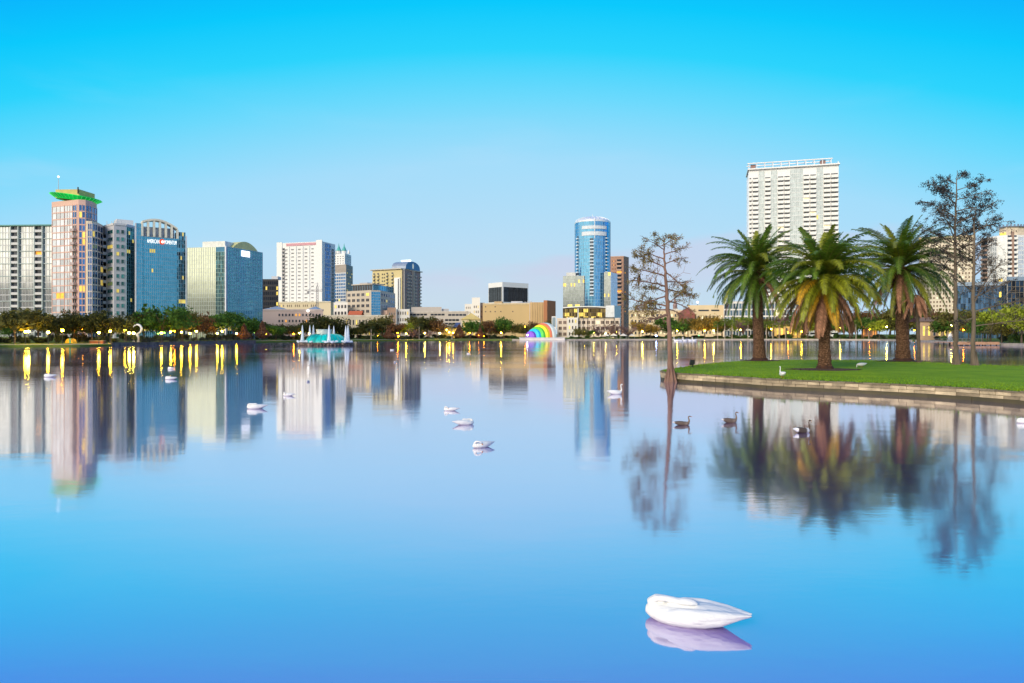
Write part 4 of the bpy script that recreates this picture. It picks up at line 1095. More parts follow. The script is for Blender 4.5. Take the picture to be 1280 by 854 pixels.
# tall white tower
r = bld('tall_white_tower', 'tallest building, broad white apartment tower with balcony slots and open roof frame', 'building', 990, 490)
fa, = block(r, [(936, 500), (1048.3, 483.5)], ZZ(213, 500)-0, WHITE, depth=24, roofm=GREY)
TWG = M('white_tower_slab', (.78, .77, .72), .7)
GP = M('pale_grey_glass', (.50, .56, .57), .12, .75, island=.10)
nf = 36; fh = fa.Hh/(nf+.7)
for a, b in ((948.2, 955.6), (963.6, 971.6), (987.6, 1003.6), (1020.6, 1028.8)):
    curtain(r, fa, fa.u(a), fa.u(b), 0, fa.Hh-1.2, max(4, int((fa.u(b)-fa.u(a))/1.1)), nf, GP, M('white_tower_mullion', (.68, .69, .67), .5), jit=.01, seed=int(a), mw=.12, mh=.35, lit=.002)
bl = []
for a, b in ((936.4, 939.6), (940.6, 948), (956, 963.2), (972, 979.6), (980, 987.3), (1004, 1011.6), (1012.4, 1020.2), (1029.2, 1038), (1038.4, 1047.6)):
    me = balcony_mesh(fa.u(b)-fa.u(a)-.15, fh, TWG, G_DARK, 1.5, .62); ml = balcony_mesh(fa.u(b)-fa.u(a)-.15, fh, TWG, LITW, 1.5, .62)
    bl.append((fa.u((a+b)/2), me, ml))
for j in reversed(range(nf-1)):
    for u, me, ml in bl: put(r, ml if rnd.random() < .03 else me, fa, u, j*fh, 0, 'balcony')
mb = MB(); z = fa.Hh
fa.box(mb, -.8, fa.L+.6, z+.01, z+.9, -24, 1.8); mb.build('roof_slab', WHITE, r)
mb = MB()
fa.box(mb, -1.0, fa.u(1041), z+4.6, z+5.2, -.8, 0.2); fa.box(mb, -1.0, fa.u(1041), z+4.6, z+5.2, -9.5, -8.5)
for k in range(11): 
    u = lerp(0, fa.u(1039), k/10); fa.box(mb, u-.2, u+.2, z+.91, z+4.6, -.7, -.1); fa.box(mb, u-.15, u+.15, z+4.65, z+5.1, -8.5, -.8)
fa.box(mb, fa.L-.5, fa.L, z+.91, z+2.6, -.8, -.2)
mb.build('roof_frame', WHITE, r)
for px in (941.5, 1029): 
    mb = MB(); fa.box(mb, fa.u(px)-1.6, fa.u(px)+1.8, z+.91, z+4.3, -5, -1.5); mb.build('roof_room', M('brown_plant_room', (.28, .17, .15), .8), r)
mb = MB(); fa.box(mb, fa.u(948), fa.u(1027), z+.91, z+2.5, -6.2, -6.0); mb.build('roof_screen', LGREY, r)
sf = Fc(fa.pt(0, 0, 0) - Vector((fa.n.x, fa.n.y, 0))*24, fa.pt(0, 0, 0), BASE, fa.z1)
curtain(r, sf, .4, sf.L-.3, 0, sf.Hh-2, 10, nf, M('blue_side_glass', (.14, .34, .66), .08, .8), BW, jit=.01, seed=88, mw=.2, mh=.8)

# punched window block behind the bare cypresses
r = bld('punched_window_block', 'cream apartment block with grid of dark square windows behind the twin bare trees', 'building', 1195, 415)
f, = block(r, [(1149, 424), (1218.5, 412)], ZZ(296.5, 416), M('cream_grid', (.66, .58, .45), .8, var=.06, scale=.1, streak=.2), depth=18, parapet=CREAM)
win_grid(r, f, .4, f.L-.4, 6, f.Hh-1.2, 17, 22, .56, .52, M('warm_dark_glass', (.10, .055, .035), .25, objr=.7), M('cream_frame', (.6, .52, .4)), .04, LITW, seed=21)
mb = MB(); f.box(mb, -.3, f.L+.3, f.Hh-1.0, f.Hh-.2, .0, .6); mb.build('cornice', CREAM, r)
r = bld('round_white_tower', 'white curved apartment tower with drum top and brown balcony column', 'building', 1262, 430)
q = [(1226, 444), (1238, 436), (1247, 431), (1258, 428), (1272, 427), (1290, 429), (1310, 436)]
fs = block(r, q, ZZ(294, 428), WHITE, depth=16)
nf = 22; fh = fs[0].Hh/nf
me = balcony_mesh(fs[0].L*.55, fh, M('brown_balcony_slab', (.34, .22, .17), .7), G_DARK, 1.2, .4)
for j in reversed(range(nf)): put(r, me, fs[0], fs[0].L*.42, j*fh, 0, 'balcony')
for i in (1, 2, 4, 5):
    curtain(r, fs[i], .3, fs[i].L-.6, 0, fs[i].Hh-1, max(3, int(fs[i].L/1.4)), nf, M('white_tower_glass', (.66, .70, .74), .08, .85, island=.1), WHITE, jit=.008, seed=90+i, mw=.2, mh=.5, lit=.01)
me = balcony_mesh(fs[3].L*.4, fh, WHITE, G_DARK, 1.2, .5)
for k in (.28, .74):
    for j in reversed(range(nf)): put(r, me, fs[3], fs[3].L*k, j*fh, 0, 'front_balcony')
mb = MB(); fs[3].box(mb, fs[3].L*.5-.6, fs[3].L*.5+.6, 0, fs[3].Hh+2, 0, 1.3); mb.build('brown_pier', M('brown_pier', (.34, .22, .17), .7), r)
q2 = [(1249, 437), (1258, 432), (1272, 431), (1290, 433), (1304, 438)]
f2 = block(r, q2, ZZ(283.5, 431), M('warm_drum', (.66, .55, .42), .7), z0=ZZ(294, 428)+.01, name='drum', depth=12)
mb = MB()
for fx in f2:
    fx.box(mb, 0, fx.L, fx.Hh, fx.Hh+.5, -.5, 1.2)
    k = max(2, int(fx.L/2))
    for i in range(k): fx.box(mb, fx.L*i/k, fx.L*i/k+.9, fx.Hh+.5, fx.Hh+1.7, -.2, .2)
mb.build('crown_rail', M('slate_blue_rail', (.20, .24, .32), .6), r)
mb = MB(); fx = f2[0]; fx.box(mb, .5, fx.L-.3, .6, 2.4, .003, .15); mb.build('lit_window', LIT, r)
r = bld('dark_glass_office', 'low dark blue glass office with taller end block behind yellow green trees', 'building', 1240, 320)
f1, = block(r, [(1194, 326), (1258.6, 320)], ZZ(353.5, 322), M('navy_wall', (.05, .08, .13), .4), depth=14)
curtain(r, f1, .1, f1.L-.1, 0, f1.Hh-1.4, 20, 9, M('navy_glass', (.10, .20, .34), .06, .85, island=.7), M('dark_blue_mullion', (.08, .12, .17), .4), jit=.02, lit=.015, seed=96, mw=.14)
mb = MB(); f1.box(mb, 0, f1.L, f1.Hh-1.35, f1.Hh+.4, .0, .5); mb.build('roof_band', M('blue_grey_band', (.30, .38, .48), .4, .4), r)
f2, = block(r, [(1259, 317), (1330, 316)], ZZ(347, 317), M('navy_wall', (.05, .08, .13)), name='end_block', depth=14)
curtain(r, f2, .1, f2.L-.1, 0, f2.Hh-1.6, 14, 10, M('black_blue_glass', (.03, .06, .10), .06, .7, island=.8, spec=.7), M('bronze_mullion', (.25, .20, .14), .5), jit=.02, lit=.02, seed=97, mw=.14)
mb = MB(); f2.box(mb, -.3, f2.L, f2.Hh-1.5, f2.Hh+.3, .0, .6); mb.build('roof_band', M('blue_grey_band', (.30, .38, .48)), r)
# small lit houses among the trees
for nm, lb, a, b, pt, col in (('orange_cottage', 'low orange lit cottage between the second and third palm trunks', 1077, 1097, 404, (.62, .26, .12)),
                          ('brown_lodge', 'low tan lodge with lit windows behind the wooden dock', 1150, 1192, 402, (.45, .30, .18)),
                          ('yellow_cafe', 'low yellow lit cafe between the first and second palm trunks', 968, 1004, 406, (.70, .48, .16))):
    Y = shoreY((a+b)/2)+26
    r = bld(nm, lb, 'house', (a+b)/2, Y)
    f, = block(r, [(a, Y), (b, Y)], ZZ(pt, Y), M(nm+'_wall', col, .8, scale=.3), depth=8, z0=.6)
    win_grid(r, f, .5, f.L-.5, .4, f.Hh-.4, 6, 1, .5, .6, G_DARK, fr, .6, LITO if 'orange' in nm else LIT, seed=len(nm))
    mb = MB(); p, q = f.pt(-.6, 0, .8), f.pt(f.L+.6, 0, .8); z = f.z1+.02
    mb.face([(p.x, p.y, z), (q.x, q.y, z), (q.x, q.y+4.5, z+2), (p.x, p.y+4.5, z+2)]); mb.face([(p.x, p.y+9, z), (q.x, q.y+9, z), (q.x, q.y+4.5, z+2), (p.x, p.y+4.5, z+2)])
    mb.build('roof', M('brown_shingle', (.18, .12, .09), .9, scale=1), r)
flush_rest()
# ------------------------------------------------------------------ bandshell and fountain
r = empty('bandshell', (WX(676, 382), 382, 0), 'rainbow lit bandshell of nested arches on a white stage over the water', 'bandshell')
ax = Vector((0.75, 0.66)); sd = Vector((0.66, -0.75)); Y0 = 378.0
c0 = Vector((WX(661.5, Y0), Y0)); zf = 1.35
RB = [((.20, .08, .52), 'violet_lit_shell'), ((.02, .50, .75), 'cyan_lit_shell'), ((.10, .58, .06), 'green_lit_shell'), ((.85, .70, .02), 'yellow_lit_shell'), ((.62, .16, .08), 'red_lit_shell'), ((.62, .68, .62), 'white_shell')]  # coloured lamp light on the arches, put into their base colours
RR = [3.6, 5.0, 6.1, 7.0, 7.7, 8.3]; HT = [3.7, 5.0, 6.1, 7.3, 8.3, 8.5]; SS = [0, 2.4, 4.8, 7.2, 9.6, 10.8, 13.0]
na = 28
for i, (col, nm) in enumerate(RB):
    mb = MB(); m = M(nm, col, .55, var=.1, scale=.5)
    def rp(rad, ht, s, k):
        w = math.pi*k/na; q = c0 + ax*s + sd*(rad*math.cos(w)); return (q.x, q.y, zf + ht*math.sin(w)**0.85)
    inner = (0.02, 0.02) if i == 0 else (RR[i-1]-.05, HT[i-1]-.05)
    for k in range(na):
        # sloping annulus (bulging outward) then the band of the arch
        mb.face([rp(inner[0], inner[1], SS[i]-.5 if i == 0 else SS[i]-.35, k), rp(inner[0], inner[1], SS[i]-.5 if i == 0 else SS[i]-.35, k+1), rp(RR[i], HT[i], SS[i]+.5, k+1), rp(RR[i], HT[i], SS[i]+.5, k)])
        mb.face([rp(RR[i], HT[i], SS[i]+.5, k), rp(RR[i], HT[i], SS[i]+.5, k+1), rp(RR[i], HT[i], SS[i+1]+.2, k+1), rp(RR[i], HT[i], SS[i+1]+.2, k)])
    mb.build('shell_arch', m, r)
mb = MB(); a, b = WX(649.5, 374), WX(706, 374); mb.abox(a, b, 373.6, 392, 0.05, zf); mb.abox(a-.3, b+.3, 373.2, 392.2, zf+.002, zf+.2)
mb.build('stage', M('stage_white', (.66, .62, .56), .8, var=.1, scale=.4), r)
mb = MB(); mb.tube([(c0.x-ax.x*1.6, Y0-2.2, zf+.2), (c0.x-ax.x*1.6, Y0-2.2, zf+1.3)], .08, 5); mb.ball((c0.x-ax.x*1.4, Y0-2.2, zf+1.5), .42, m=1)
mb.build('spot_lamp', [DARKM, M('spot_white', (1, .95, 1), emit=14)], r)

r = empty('fountain', (WX(407.5, 202), 202, 0), 'domed turquoise fountain with white water jets on a stone ring in the lake', 'fountain')
fx, fy = WX(407.5, 202), 202
mb = MB(); fr_ = random.Random(8)
mb.rev((fx, fy, -.3), [(7.5, 0), (7.6, 1.0), (7.2, 1.2), (5.0, 1.25)], 48)
for k in range(110):
    w = fr_.uniform(0, 6.28); rr = 7.6+fr_.uniform(0, .15); mb.ball((fx+rr*math.cos(w), fy+rr*math.sin(w), fr_.uniform(.05, .75)), fr_.uniform(.22, .42), 6, 4)
mb.build('stone_ring', M('wet_rubble', (.14, .10, .075), .7, var=.6, scale=1.5, island=.5), r)
mb = MB(); mb.rev((fx, fy, 0), [(6.0, .9), (5.75, 1.6), (5.0, 2.5), (4.1, 3.05), (2.5, 3.3), (.01, 3.35)], 40)
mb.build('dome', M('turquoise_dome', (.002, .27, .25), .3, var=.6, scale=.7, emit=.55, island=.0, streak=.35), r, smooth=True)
mb = MB()
for k in range(20):
    w = 2*math.pi*k/20; mb.tube([(fx+5.95*math.cos(w), fy+5.95*math.sin(w), 1.2), (fx+5.1*math.cos(w), fy+5.1*math.sin(w), 2.5), (fx+4.1*math.cos(w), fy+4.1*math.sin(w), 3.12), (fx+2.6*math.cos(w), fy+2.6*math.sin(w), 3.4)], .09, 4)
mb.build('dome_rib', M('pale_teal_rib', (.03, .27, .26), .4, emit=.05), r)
mb = MB(); mb.rev((fx-.6, fy, 0), [(2.2, 3.3), (2.2, 4.5), (2.35, 4.6), (2.35, 4.75), (1.9, 4.75), (.01, 4.8)], 20)
mb.build('top_basin', M('pale_glass_basin', (.50, .55, .52), .2, .2, var=.3, scale=1.5), r)
WJ = M('water_spray', (.85, .90, .95), .6, var=.1, scale=3, alpha=.55)
for px, dy, top in ((378, 1.5, 406), (387.3, 5.5, 406.3), (391.7, 6.5, 406), (411.3, -6.0, 406), (417.2, 6.2, 407), (432.3, -2.0, 406.6), (435, 2.0, 406)):
    Y = 202+dy; x = WX(px, Y); zt_ = ZZ(top, Y); mb = MB()
    mb.rev((x, Y, 0), [(.75, .9), (.55, 1.7), (.42, 2.6), (.36, 3.8), (.24, zt_-1.2), (.10, zt_-.3), (.01, zt_)], 10)
    mb.build('water_jet', WJ, r, smooth=True)
mb = MB()
for px, dy in ((375.5, 0), (379, -3.5), (386, -4), (391, -5), (411, -6.6), (408, -6.6), (415, -6.4), (430, -4), (435, -2.4), (439, -.5)):
    Y = 202+dy
    for _ in range(7): mb.ball((WX(px, Y)+fr_.gauss(0, .5), Y+fr_.gauss(0, .4), .9+fr_.random()*.45), (fr_.uniform(.25, .55), .4, fr_.uniform(.15, .4)), 8, 6)
mb.build('splash', M('water_mist', (.85, .90, .95), .6, alpha=.5), r, smooth=True)

# ring sculpture, seawall bits, dock
Y = 222; r = empty('ring_sculpture', (WX(171, Y), Y, .7), 'white looping ring sculpture on the bank below the tallest blue glass tower', 'sculpture')
mb = MB(); cx, cz, rr = WX(171.3, Y), ZZ(411.5, Y), 1.45
mb.tube([(cx+rr*math.cos(R(a)), Y+.25*math.sin(R(a*.5)), cz+rr*math.sin(R(a))) for a in range(150, -95, -12)], [.16+.20*math.sin(math.pi*k/21) for k in range(21)], 8)
mb.build('ring', M('white_metal', (.75, .74, .72), .4), r, smooth=True)
mb = MB(); mb.tube([(cx, Y, cz-rr), (cx+.2, Y, cz-rr-.7), (cx-.1, Y, .65)], [.3, .45, .8], 8); mb.tube([(cx-.2, Y, cz-rr-.1), (cx-1.0, Y, .65)], [.25, .5], 6); mb.build('base', M('white_metal', (.75, .74, .72)), r)
Y = 197; r = empty('low_planter_wall', (WX(121, Y), Y, .5), 'low red brick planter wall by the water under the pink tower', 'planter')
mb = MB(); mb.abox(WX(112, Y), WX(129, Y), Y, Y+1.2, .5, 1.35); mb.build('wall', M('red_brick', (.26, .09, .05), .9, scale=2), r)
mb = MB(); mb.abox(WX(112, Y)-.1, WX(129, Y)+.1, Y-.1, Y+1.3, 1.352, 1.5); mb.build('coping', M('planter_cap', (.35, .28, .22), .9), r)
Y = 194; r = empty('play_arch', (WX(87, Y), Y, .6), 'small yellow and teal arched play shelter lit under the dark trees', 'shelter')
mb = MB(); x = WX(86, Y)
pts = [(x+1.1*math.cos(math.pi*k/10), Y, .6+1.5*math.sin(math.pi*k/10)) for k in range(11)]
mb.face(pts + []); mb.face([(p[0], Y+2, p[2]) for p in pts])
for a, b in zip(pts, pts[1:]): mb.face([a, b, (b[0], Y+2, b[2]), (a[0], Y+2, a[2])])
mb.build('arch', M('lit_yellow_arch', (.8, .5, .04), .6), r)
mb = MB(); mb.abox(x+.25, x+.6, Y-.25, Y-.02, .6, 2.2); mb.build('teal_panel', M('teal_panel', (.04, .4, .4), .6), r)

# iron railing on the seawall and white canopies on the far bank
root = empty('shore_railing', (WX(230, 230), 230, .95), 'thin dark iron railing along the grey seawall below the glass towers', 'railing')
mb = MB(); pts = []
px = 146
while px <= 318:
    Y = shoreY(px) + 0.5*math.sin(px*0.05) + 0.3*math.sin(px*0.13); pts.append(Vector((WX(px, Y), Y, .93))); px += 2.2
for zz in (.45, .95): mb.tube([p + Vector((0, 0, zz)) for p in pts], .035, 4)
for p in pts: mb.tube([p, p + Vector((0, 0, 1.0))], .04, 4)
mb.build('rails', M('black_iron', (.04, .04, .042), .6), root)
for i, px in enumerate((757, 767, 779, 789)):
    Y = shoreY(px)+9+i % 2*2; z = gz(px, Y); x = WX(px, Y)
    root = empty('canopy_tent', (x, Y, z), ('leftmost', 'second from left', 'third from left', 'rightmost')[i] + ' of four white canopy tents on the bank by the brown slab tower', 'tent', 'white canopy tents on the far bank')
    mb = MB(); a = 1.7; c = [(x-a, Y-a, z+2.0), (x+a, Y-a, z+2.0), (x+a, Y+a, z+2.0), (x-a, Y+a, z+2.0)]
    for k in range(4): mb.face([c[k], c[(k+1) % 4], (x, Y, z+3.1)]); q = [Vector(c[k]), Vector(c[(k+1) % 4])]; mb.face([q[0], q[1], q[1]-Vector((0, 0, .3)), q[0]-Vector((0, 0, .3))])
    mb.build('canvas', M('white_canvas', (.78, .74, .68), .8), root)
    for k in range(4):
        mb = MB(); mb.tube([(c[k][0], c[k][1], z), (c[k][0], c[k][1], z+2.0)], .05, 5); mb.build('pole', LGREY, root)
r = empty('dock', (WX(1212, 203), 203, 0), 'low wooden dock on posts with thin railing over the water on the right', 'dock')
mb = MB(); x0, x1 = WX(1183, 203), WX(1243, 203); zd = ZZ(427.6, 203)
k = 44
for i in range(k): mb.abox(lerp(x0, x1, i/k), lerp(x0, x1, (i+.94)/k), 201, 209, zd-.16, zd)
mb.abox(x0, x1, 200.85, 200.99, zd-.75, zd+.06); mb.build('deck', M('weathered_plank', (.46, .26, .15), .85, var=.3, scale=1, island=.25), r)
for i in range(9):
    mb = MB(); x = lerp(x0+.4, x1-.4, i/8); mb.tube([(x, 201.6, -.5), (x, 201.6, zd-.17)], .17, 7); mb.tube([(x, 207.5, -.5), (x, 207.5, zd-.17)], .17, 7); mb.build('post', M('dark_pile', (.06, .045, .035), .9), r)
mb = MB()
for zz in (zd+.55, zd+1.05): mb.tube([(x0, 208.6, zz), (x1, 208.6, zz)], .045, 5); mb.tube([(x0, 201.2, zz), (lerp(x0, x1, .55), 201.2, zz)], .04, 5)
for i in range(13): 
    x = lerp(x0, x1, i/12); mb.tube([(x, 208.6, zd), (x, 208.6, zd+1.1)], .05, 5)
    if i < 7: mb.tube([(x, 201.2, zd), (x, 201.2, zd+1.1)], .045, 5)
mb.build('railing', M('railing_grey', (.12, .14, .15), .5), r)
Y = 206; r = empty('angular_sculpture', (WX(1187.5, Y), Y, zd), 'white angular bird-like sculpture on a blue stand on the dock', 'sculpture')
mb = MB(); x = WX(1187.5, Y)
for k in range(9):
    a = R(20+k*40); b = fr_.uniform(.6, 1.1); c = Vector((x, Y, zd+2.0))
    e = Vector((math.cos(a)*b, fr_.uniform(-.3, .3), math.sin(a)*b*1.1)); mb.tube([c, c+e*.6, c+e], [.16, .12, .02], 4)
mb.build('wings', M('white_metal', (.75, .74, .72)), r)
mb = MB()
for dx in (-.8, -.3, .3, .8): mb.tube([(x+dx, Y, zd), (x+dx*.3, Y, zd+1.9)], .09, 5)
mb.build('stand', M('blue_grey_stand', (.28, .34, .42), .5), r)

# ------------------------------------------------------------------ park lamps
GLOBE = M('sodium_globe', (1.0, .56, .025), emit=230, var=.02)
GLOBEW = M('white_globe', (1.0, .72, .08), emit=200, var=.02)
GLOBEO = M('orange_globe', (1.0, .28, .006), emit=110, var=.02)
GLOBEB = M('blue_white_globe', (.35, .5, 1.0), emit=80, var=.02)
GLOBEG = M('green_globe', (.05, .9, .25), emit=4, var=.02)
def lamp_meshes(h):
    mb = MB(); mb.rev((0, 0, 0), [(.22, 0), (.20, .25), (.11, .35), (.08, .8), (.06, h-.5), (.10, h-.42), (.12, h-.35), (.02, h-.3)], 8)
    return mb.mesh('post', M('lamp_post_metal', (.07, .075, .07), .5, .5))
def globe_mesh(m, rr, nm):
    mb = MB(); mb.ball((0, 0, 0), rr, 10, 7); return mb.mesh(nm, m, smooth=True)
capm = MB(); capm.rev((0, 0, 0), [(.24, .0), (.18, .14), (.05, .24), (.01, .34)], 8); CAPM = capm.mesh('cap', DARKM)
GM = {k: globe_mesh(v, .33, 'globe') for k, v in (('s', GLOBE), ('w', GLOBEW), ('o', GLOBEO), ('b', GLOBEB), ('g', GLOBEG))}
LAMPS = [(32, 414.6, 's', 6), (35.5, 414.4, 'w', 9), (60.2, 415.3, 's', 7), (78, 413, 's', 10), (97, 412, 'o', 24), (102.5, 411.2, 'o', 24), (123.5, 416, 's', 6), (137.8, 414, 's', 9), (155.8, 412.6, 's', 9), (161.5, 416.2, 'w', 6), (167, 416.4, 'w', 8), (201.8, 416.2, 's', 7), (213.6, 414.8, 's', 11), (218, 414.2, 'o', 13), (226.8, 415.3, 's', 12), (237.5, 416.8, 's', 6), (245.6, 414.2, 's', 9), (271.6, 416.8, 's', 6), (277.6, 414.3, 's', 8), (295.8, 417, 's', 8), (333.4, 417, 's', 9), (367, 417.5, 'o', 14), (374.4, 416, 'w', 12), (386.3, 417.2, 's', 10), (397, 416.2, 'o', 14), (461, 421, 'o', 12), (472, 420, 'o', 14), (497, 416.2, 'o', 9), (498, 420.6, 'o', 5), (507.8, 417, 's', 6), (531, 416.5, 'w', 7), (549.7, 416.6, 'w', 6), (558.5, 412.2, 's', 22), (561.5, 415.5, 's', 19), (566.5, 416.2, 's', 22), (587, 416.2, 'o', 9), (598.4, 419, 'o', 6), (605, 420, 'o', 10), (626.4, 416, 's', 7), (656.3, 408.4, 'o', 14), (731, 414.5, 's', 8), (742, 416, 'w', 18), (757, 417, 'w', 16), (771, 415.5, 's', 14), (803, 414.5, 'w', 10), (820.3, 419.6, 'b', 5), (846.5, 413.8, 's', 7), (873.5, 419.5, 'g', 9), (880.8, 413.4, 's', 8), (892, 413.2, 'w', 12), (925.8, 412.4, 's', 6), (964, 411.4, 's', 7), (985, 416, 'o', 20), (1002, 414.5, 's', 16), (1050.2, 409.6, 's', 8), (1087, 412, 'o', 18), (1108.4, 408.6, 'w', 7), (1143, 413, 'o', 16), (1155.5, 412.8, 's', 10), (1190, 406.3, 'w', 10), (1204, 412.5, 'o', 16), (1266.6, 403, 'w', 12)]
LANDS = [(-60, 64, 'the glass apartment block'), (64, 128, 'the pink tower'), (128, 168.5, 'the pale grey office'), (168.5, 233, 'the lettered blue tower'), (233, 283, 'the silver glass face'), (283, 328, 'the yellow roof arch'), (328, 346.5, 'the dark low office'), (346.5, 376, 'the white hotel'), (376, 441, 'the turquoise fountain'), (441, 465, 'the orange tiled roof'), (465, 500, 'the blue corner office'), (500, 527, 'the barrel-roofed tower'), (527, 560, 'the stepped concrete building'), (560, 582, 'the small blue roof'), (582, 604, 'the stepped cream tower'), (604, 655, 'the windowless tan block'), (655, 697, 'the rainbow bandshell'), (697, 730, 'the cylinder tower wing'), (730, 763, 'the cylindrical tower'), (763, 790, 'the slim brown tower'), (790, 829, 'the leaning tree boughs'), (829, 862, 'the leaning tree trunk'), (862, 905, 'the long cream hall'), (905, 945, 'the white-framed glass office'), (945, 965, 'the first palm trunk'), (965, 1018, 'the lit yellow cafe'), (1018, 1045, 'the middle palm trunk'), (1045, 1075, 'the middle palm fronds'), (1075, 1112, 'the orange cottage'), (1112, 1142, 'the third palm trunk'), (1142, 1180, 'the hanging dead fronds'), (1180, 1212, 'the twin bare trees'), (1212, 1243, 'the wooden dock'), (1243, 1262, 'the curved white tower'), (1262, 1400, 'the tall dark end block')]
def land(px):
    for a, b, s in LANDS:
        if a <= px < b: return s
    return LANDS[-1][2]
ORD = ['first', 'second', 'third', 'fourth', 'fifth', 'sixth', 'seventh', 'eighth', 'ninth', 'tenth', 'eleventh', 'twelfth', 'thirteenth', 'fourteenth', 'fifteenth', 'sixteenth']
def spread_labels(items, word):
    """items: [(object, px, look)] - one label each, told apart by look, landmark and order along the shore"""
    g = {}
    for o, px, look in items: g.setdefault((look, land(px)), []).append((px, o))
    for (look, ld), q in g.items():
        q.sort(key=lambda t: t[0])
        for i, (px, o) in enumerate(q):
            pl = look if len(q) == 1 else look.replace('tree with pale trunk', 'trees with pale trunk') if 'with pale' in look else look + 's'
            if len(q) == 1: o['label'] = f'{look} {word} {ld}'
            elif len(q) == 2: o['label'] = f"{('left', 'right')[i]} of two {pl} {word} {ld}"
            else: o['label'] = f'{ORD[i]} from left of {len(q)} {pl} {word} {ld}'
items = []
LK = {'s': 'amber globe lamp', 'w': 'pale white globe lamp', 'o': 'small orange lamp', 'b': 'blue-white lamp', 'g': 'dim green lamp'}
PMC = {}
for px, py, k, off in LAMPS:
    Y = shoreY(px) + off; z = gz(px, Y); zt_ = ZZ(py, Y); h = max(1.0, zt_ - z)
    r = empty('park_lamp', (WX(px, Y), Y, z), cat='lamp', group='park lamps along the far shore')
    hk = round(h*2)/2
    if hk not in PMC: PMC[hk] = lamp_meshes(hk)
    inst('post', PMC[hk], r, scale=(1, 1, h/hk)); g_ = inst('globe', GM[k], r, (0, 0, h), scale=((.8,)*3 if k in 'og' else (1.0,)*3))
    inst('cap', CAPM, r, (0, 0, h+.20))
    items.append((r, px, LK[k]))
spread_labels(items, 'below')
# ------------------------------------------------------------------ trees on the far shore
def leafcard(mb, c, s, rg, up=0.3, m=0):
    n = Vector((rg.gauss(0, 1), rg.gauss(0, 1), rg.gauss(0, 1)+up)); n.normalize()
    a = n.cross(Vector((rg.gauss(0, 1), rg.gauss(0, 1), rg.gauss(0, 1)))).normalized(); b = n.cross(a)
    w = s*rg.uniform(.7, 1.3); l = s*rg.uniform(.8, 1.7)
    mb.face([c-a*l*.5, c+b*w*.45, c+a*l*.5, c-b*w*.45], m)
def crown_round(seed, ncl=64, per=34, leaf=.060, flat=.0):
    """unit crown: radius 1 across, height 0..1, foot of the crown at 0"""
    rg = random.Random(seed); mb = MB(); lobes = []
    for _ in range(9):
        w = rg.uniform(0, 6.28); d = rg.uniform(.25, .62)
        lobes.append((Vector((d*math.cos(w), d*math.sin(w), rg.uniform(.28, .72))), rg.uniform(.30, .46)))
    lobes.append((Vector((rg.uniform(-.15, .15), rg.uniform(-.15, .15), .66)), .38))
    for i in range(ncl):
        lc, lr = lobes[rg.randrange(len(lobes))]
        d = Vector((rg.gauss(0, 1), rg.gauss(0, 1), rg.gauss(0, 1)*.75+.15)).normalized()
        c = lc + Vector((d.x*lr, d.y*lr, d.z*lr*.62))*rg.uniform(.55, 1.02)
        c.z = max(.04, min(1.0, c.z)); cr = rg.uniform(.07, .15)
        for _ in range(per):
            q = c + Vector((rg.gauss(0, cr), rg.gauss(0, cr), rg.gauss(0, cr*.55)))
            leafcard(mb, q, leaf, rg)
    # darker inner mass of leaves
    for i in range(240):
        lc, lr = lobes[rg.randrange(len(lobes))]
        d = Vector((rg.gauss(0, .33), rg.gauss(0, .33), rg.gauss(0, .22)))
        leafcard(mb, lc + d*lr*1.2, leaf*2.3, rg)
    return mb
def crown_cone(seed):
    rg = random.Random(seed); mb = MB()
    for i in range(1500):
        z = rg.random()**1.25; rr = (1-z)**.8*(.35+.65*min(1, z*6))*(.9+.15*math.sin(9*z+seed)); w = rg.uniform(0, 6.28); d = rr*math.sqrt(rg.uniform(.2, 1))
        leafcard(mb, Vector((d*math.cos(w), d*math.sin(w), z)), .10, rg, 0)
    return mb
def branch(mb, p, d, L_, r0, depth, rg, tips, n=5, droop=0.0, kids=3, spread=.8, minr=.01):
    pts = [Vector(p)]; d = d.normalized(); q = Vector(p)
    for i in range(n):
        d = (d + Vector((rg.gauss(0, .13), rg.gauss(0, .13), rg.gauss(0, .10) - droop))).normalized()
        q = q + d*(L_/n); pts.append(q)
    rad = [max(minr, r0*(1-.75*i/n)) for i in range(n+1)]
    mb.tube(pts, rad, 5 if depth > 1 else 3, cap=False)
    if depth == 0: tips.append((pts[-1], d)); tips.append((pts[n//2], d)); return
    for k in range(kids):
        i = rg.randint(max(1, n//3), n); a = Vector((rg.gauss(0, 1), rg.gauss(0, 1), rg.gauss(0, .7))).normalized()
        branch(mb, pts[i], (d + a*spread).normalized(), L_*rg.uniform(.35, .6), rad[i]*.7, depth-1, rg, tips, max(3, n-1), droop, kids, spread, minr)
    tips.append((pts[-1], d))
def crown_bare(seed):
    rg = random.Random(seed); mb = MB(); tips = []
    for k in range(9):
        w = rg.uniform(0, 6.28); branch(mb, Vector((0, 0, .02)), Vector((math.cos(w)*.75, math.sin(w)*.75, .75+rg.random()*.5)), rg.uniform(.7, .95), .035, 2, rg, tips, 4, 0, 4, .8, .008)
    for p, d in tips:
        for _ in range(4): leafcard(mb, p+Vector((rg.gauss(0, .05), rg.gauss(0, .05), rg.gauss(0, .04))), .045, rg)
    for i, v in enumerate(mb.v):
        mb.v[i] = (max(-1, min(1, v[0])), max(-1, min(1, v[1])), max(0, min(1.05, v[2])))
    return mb
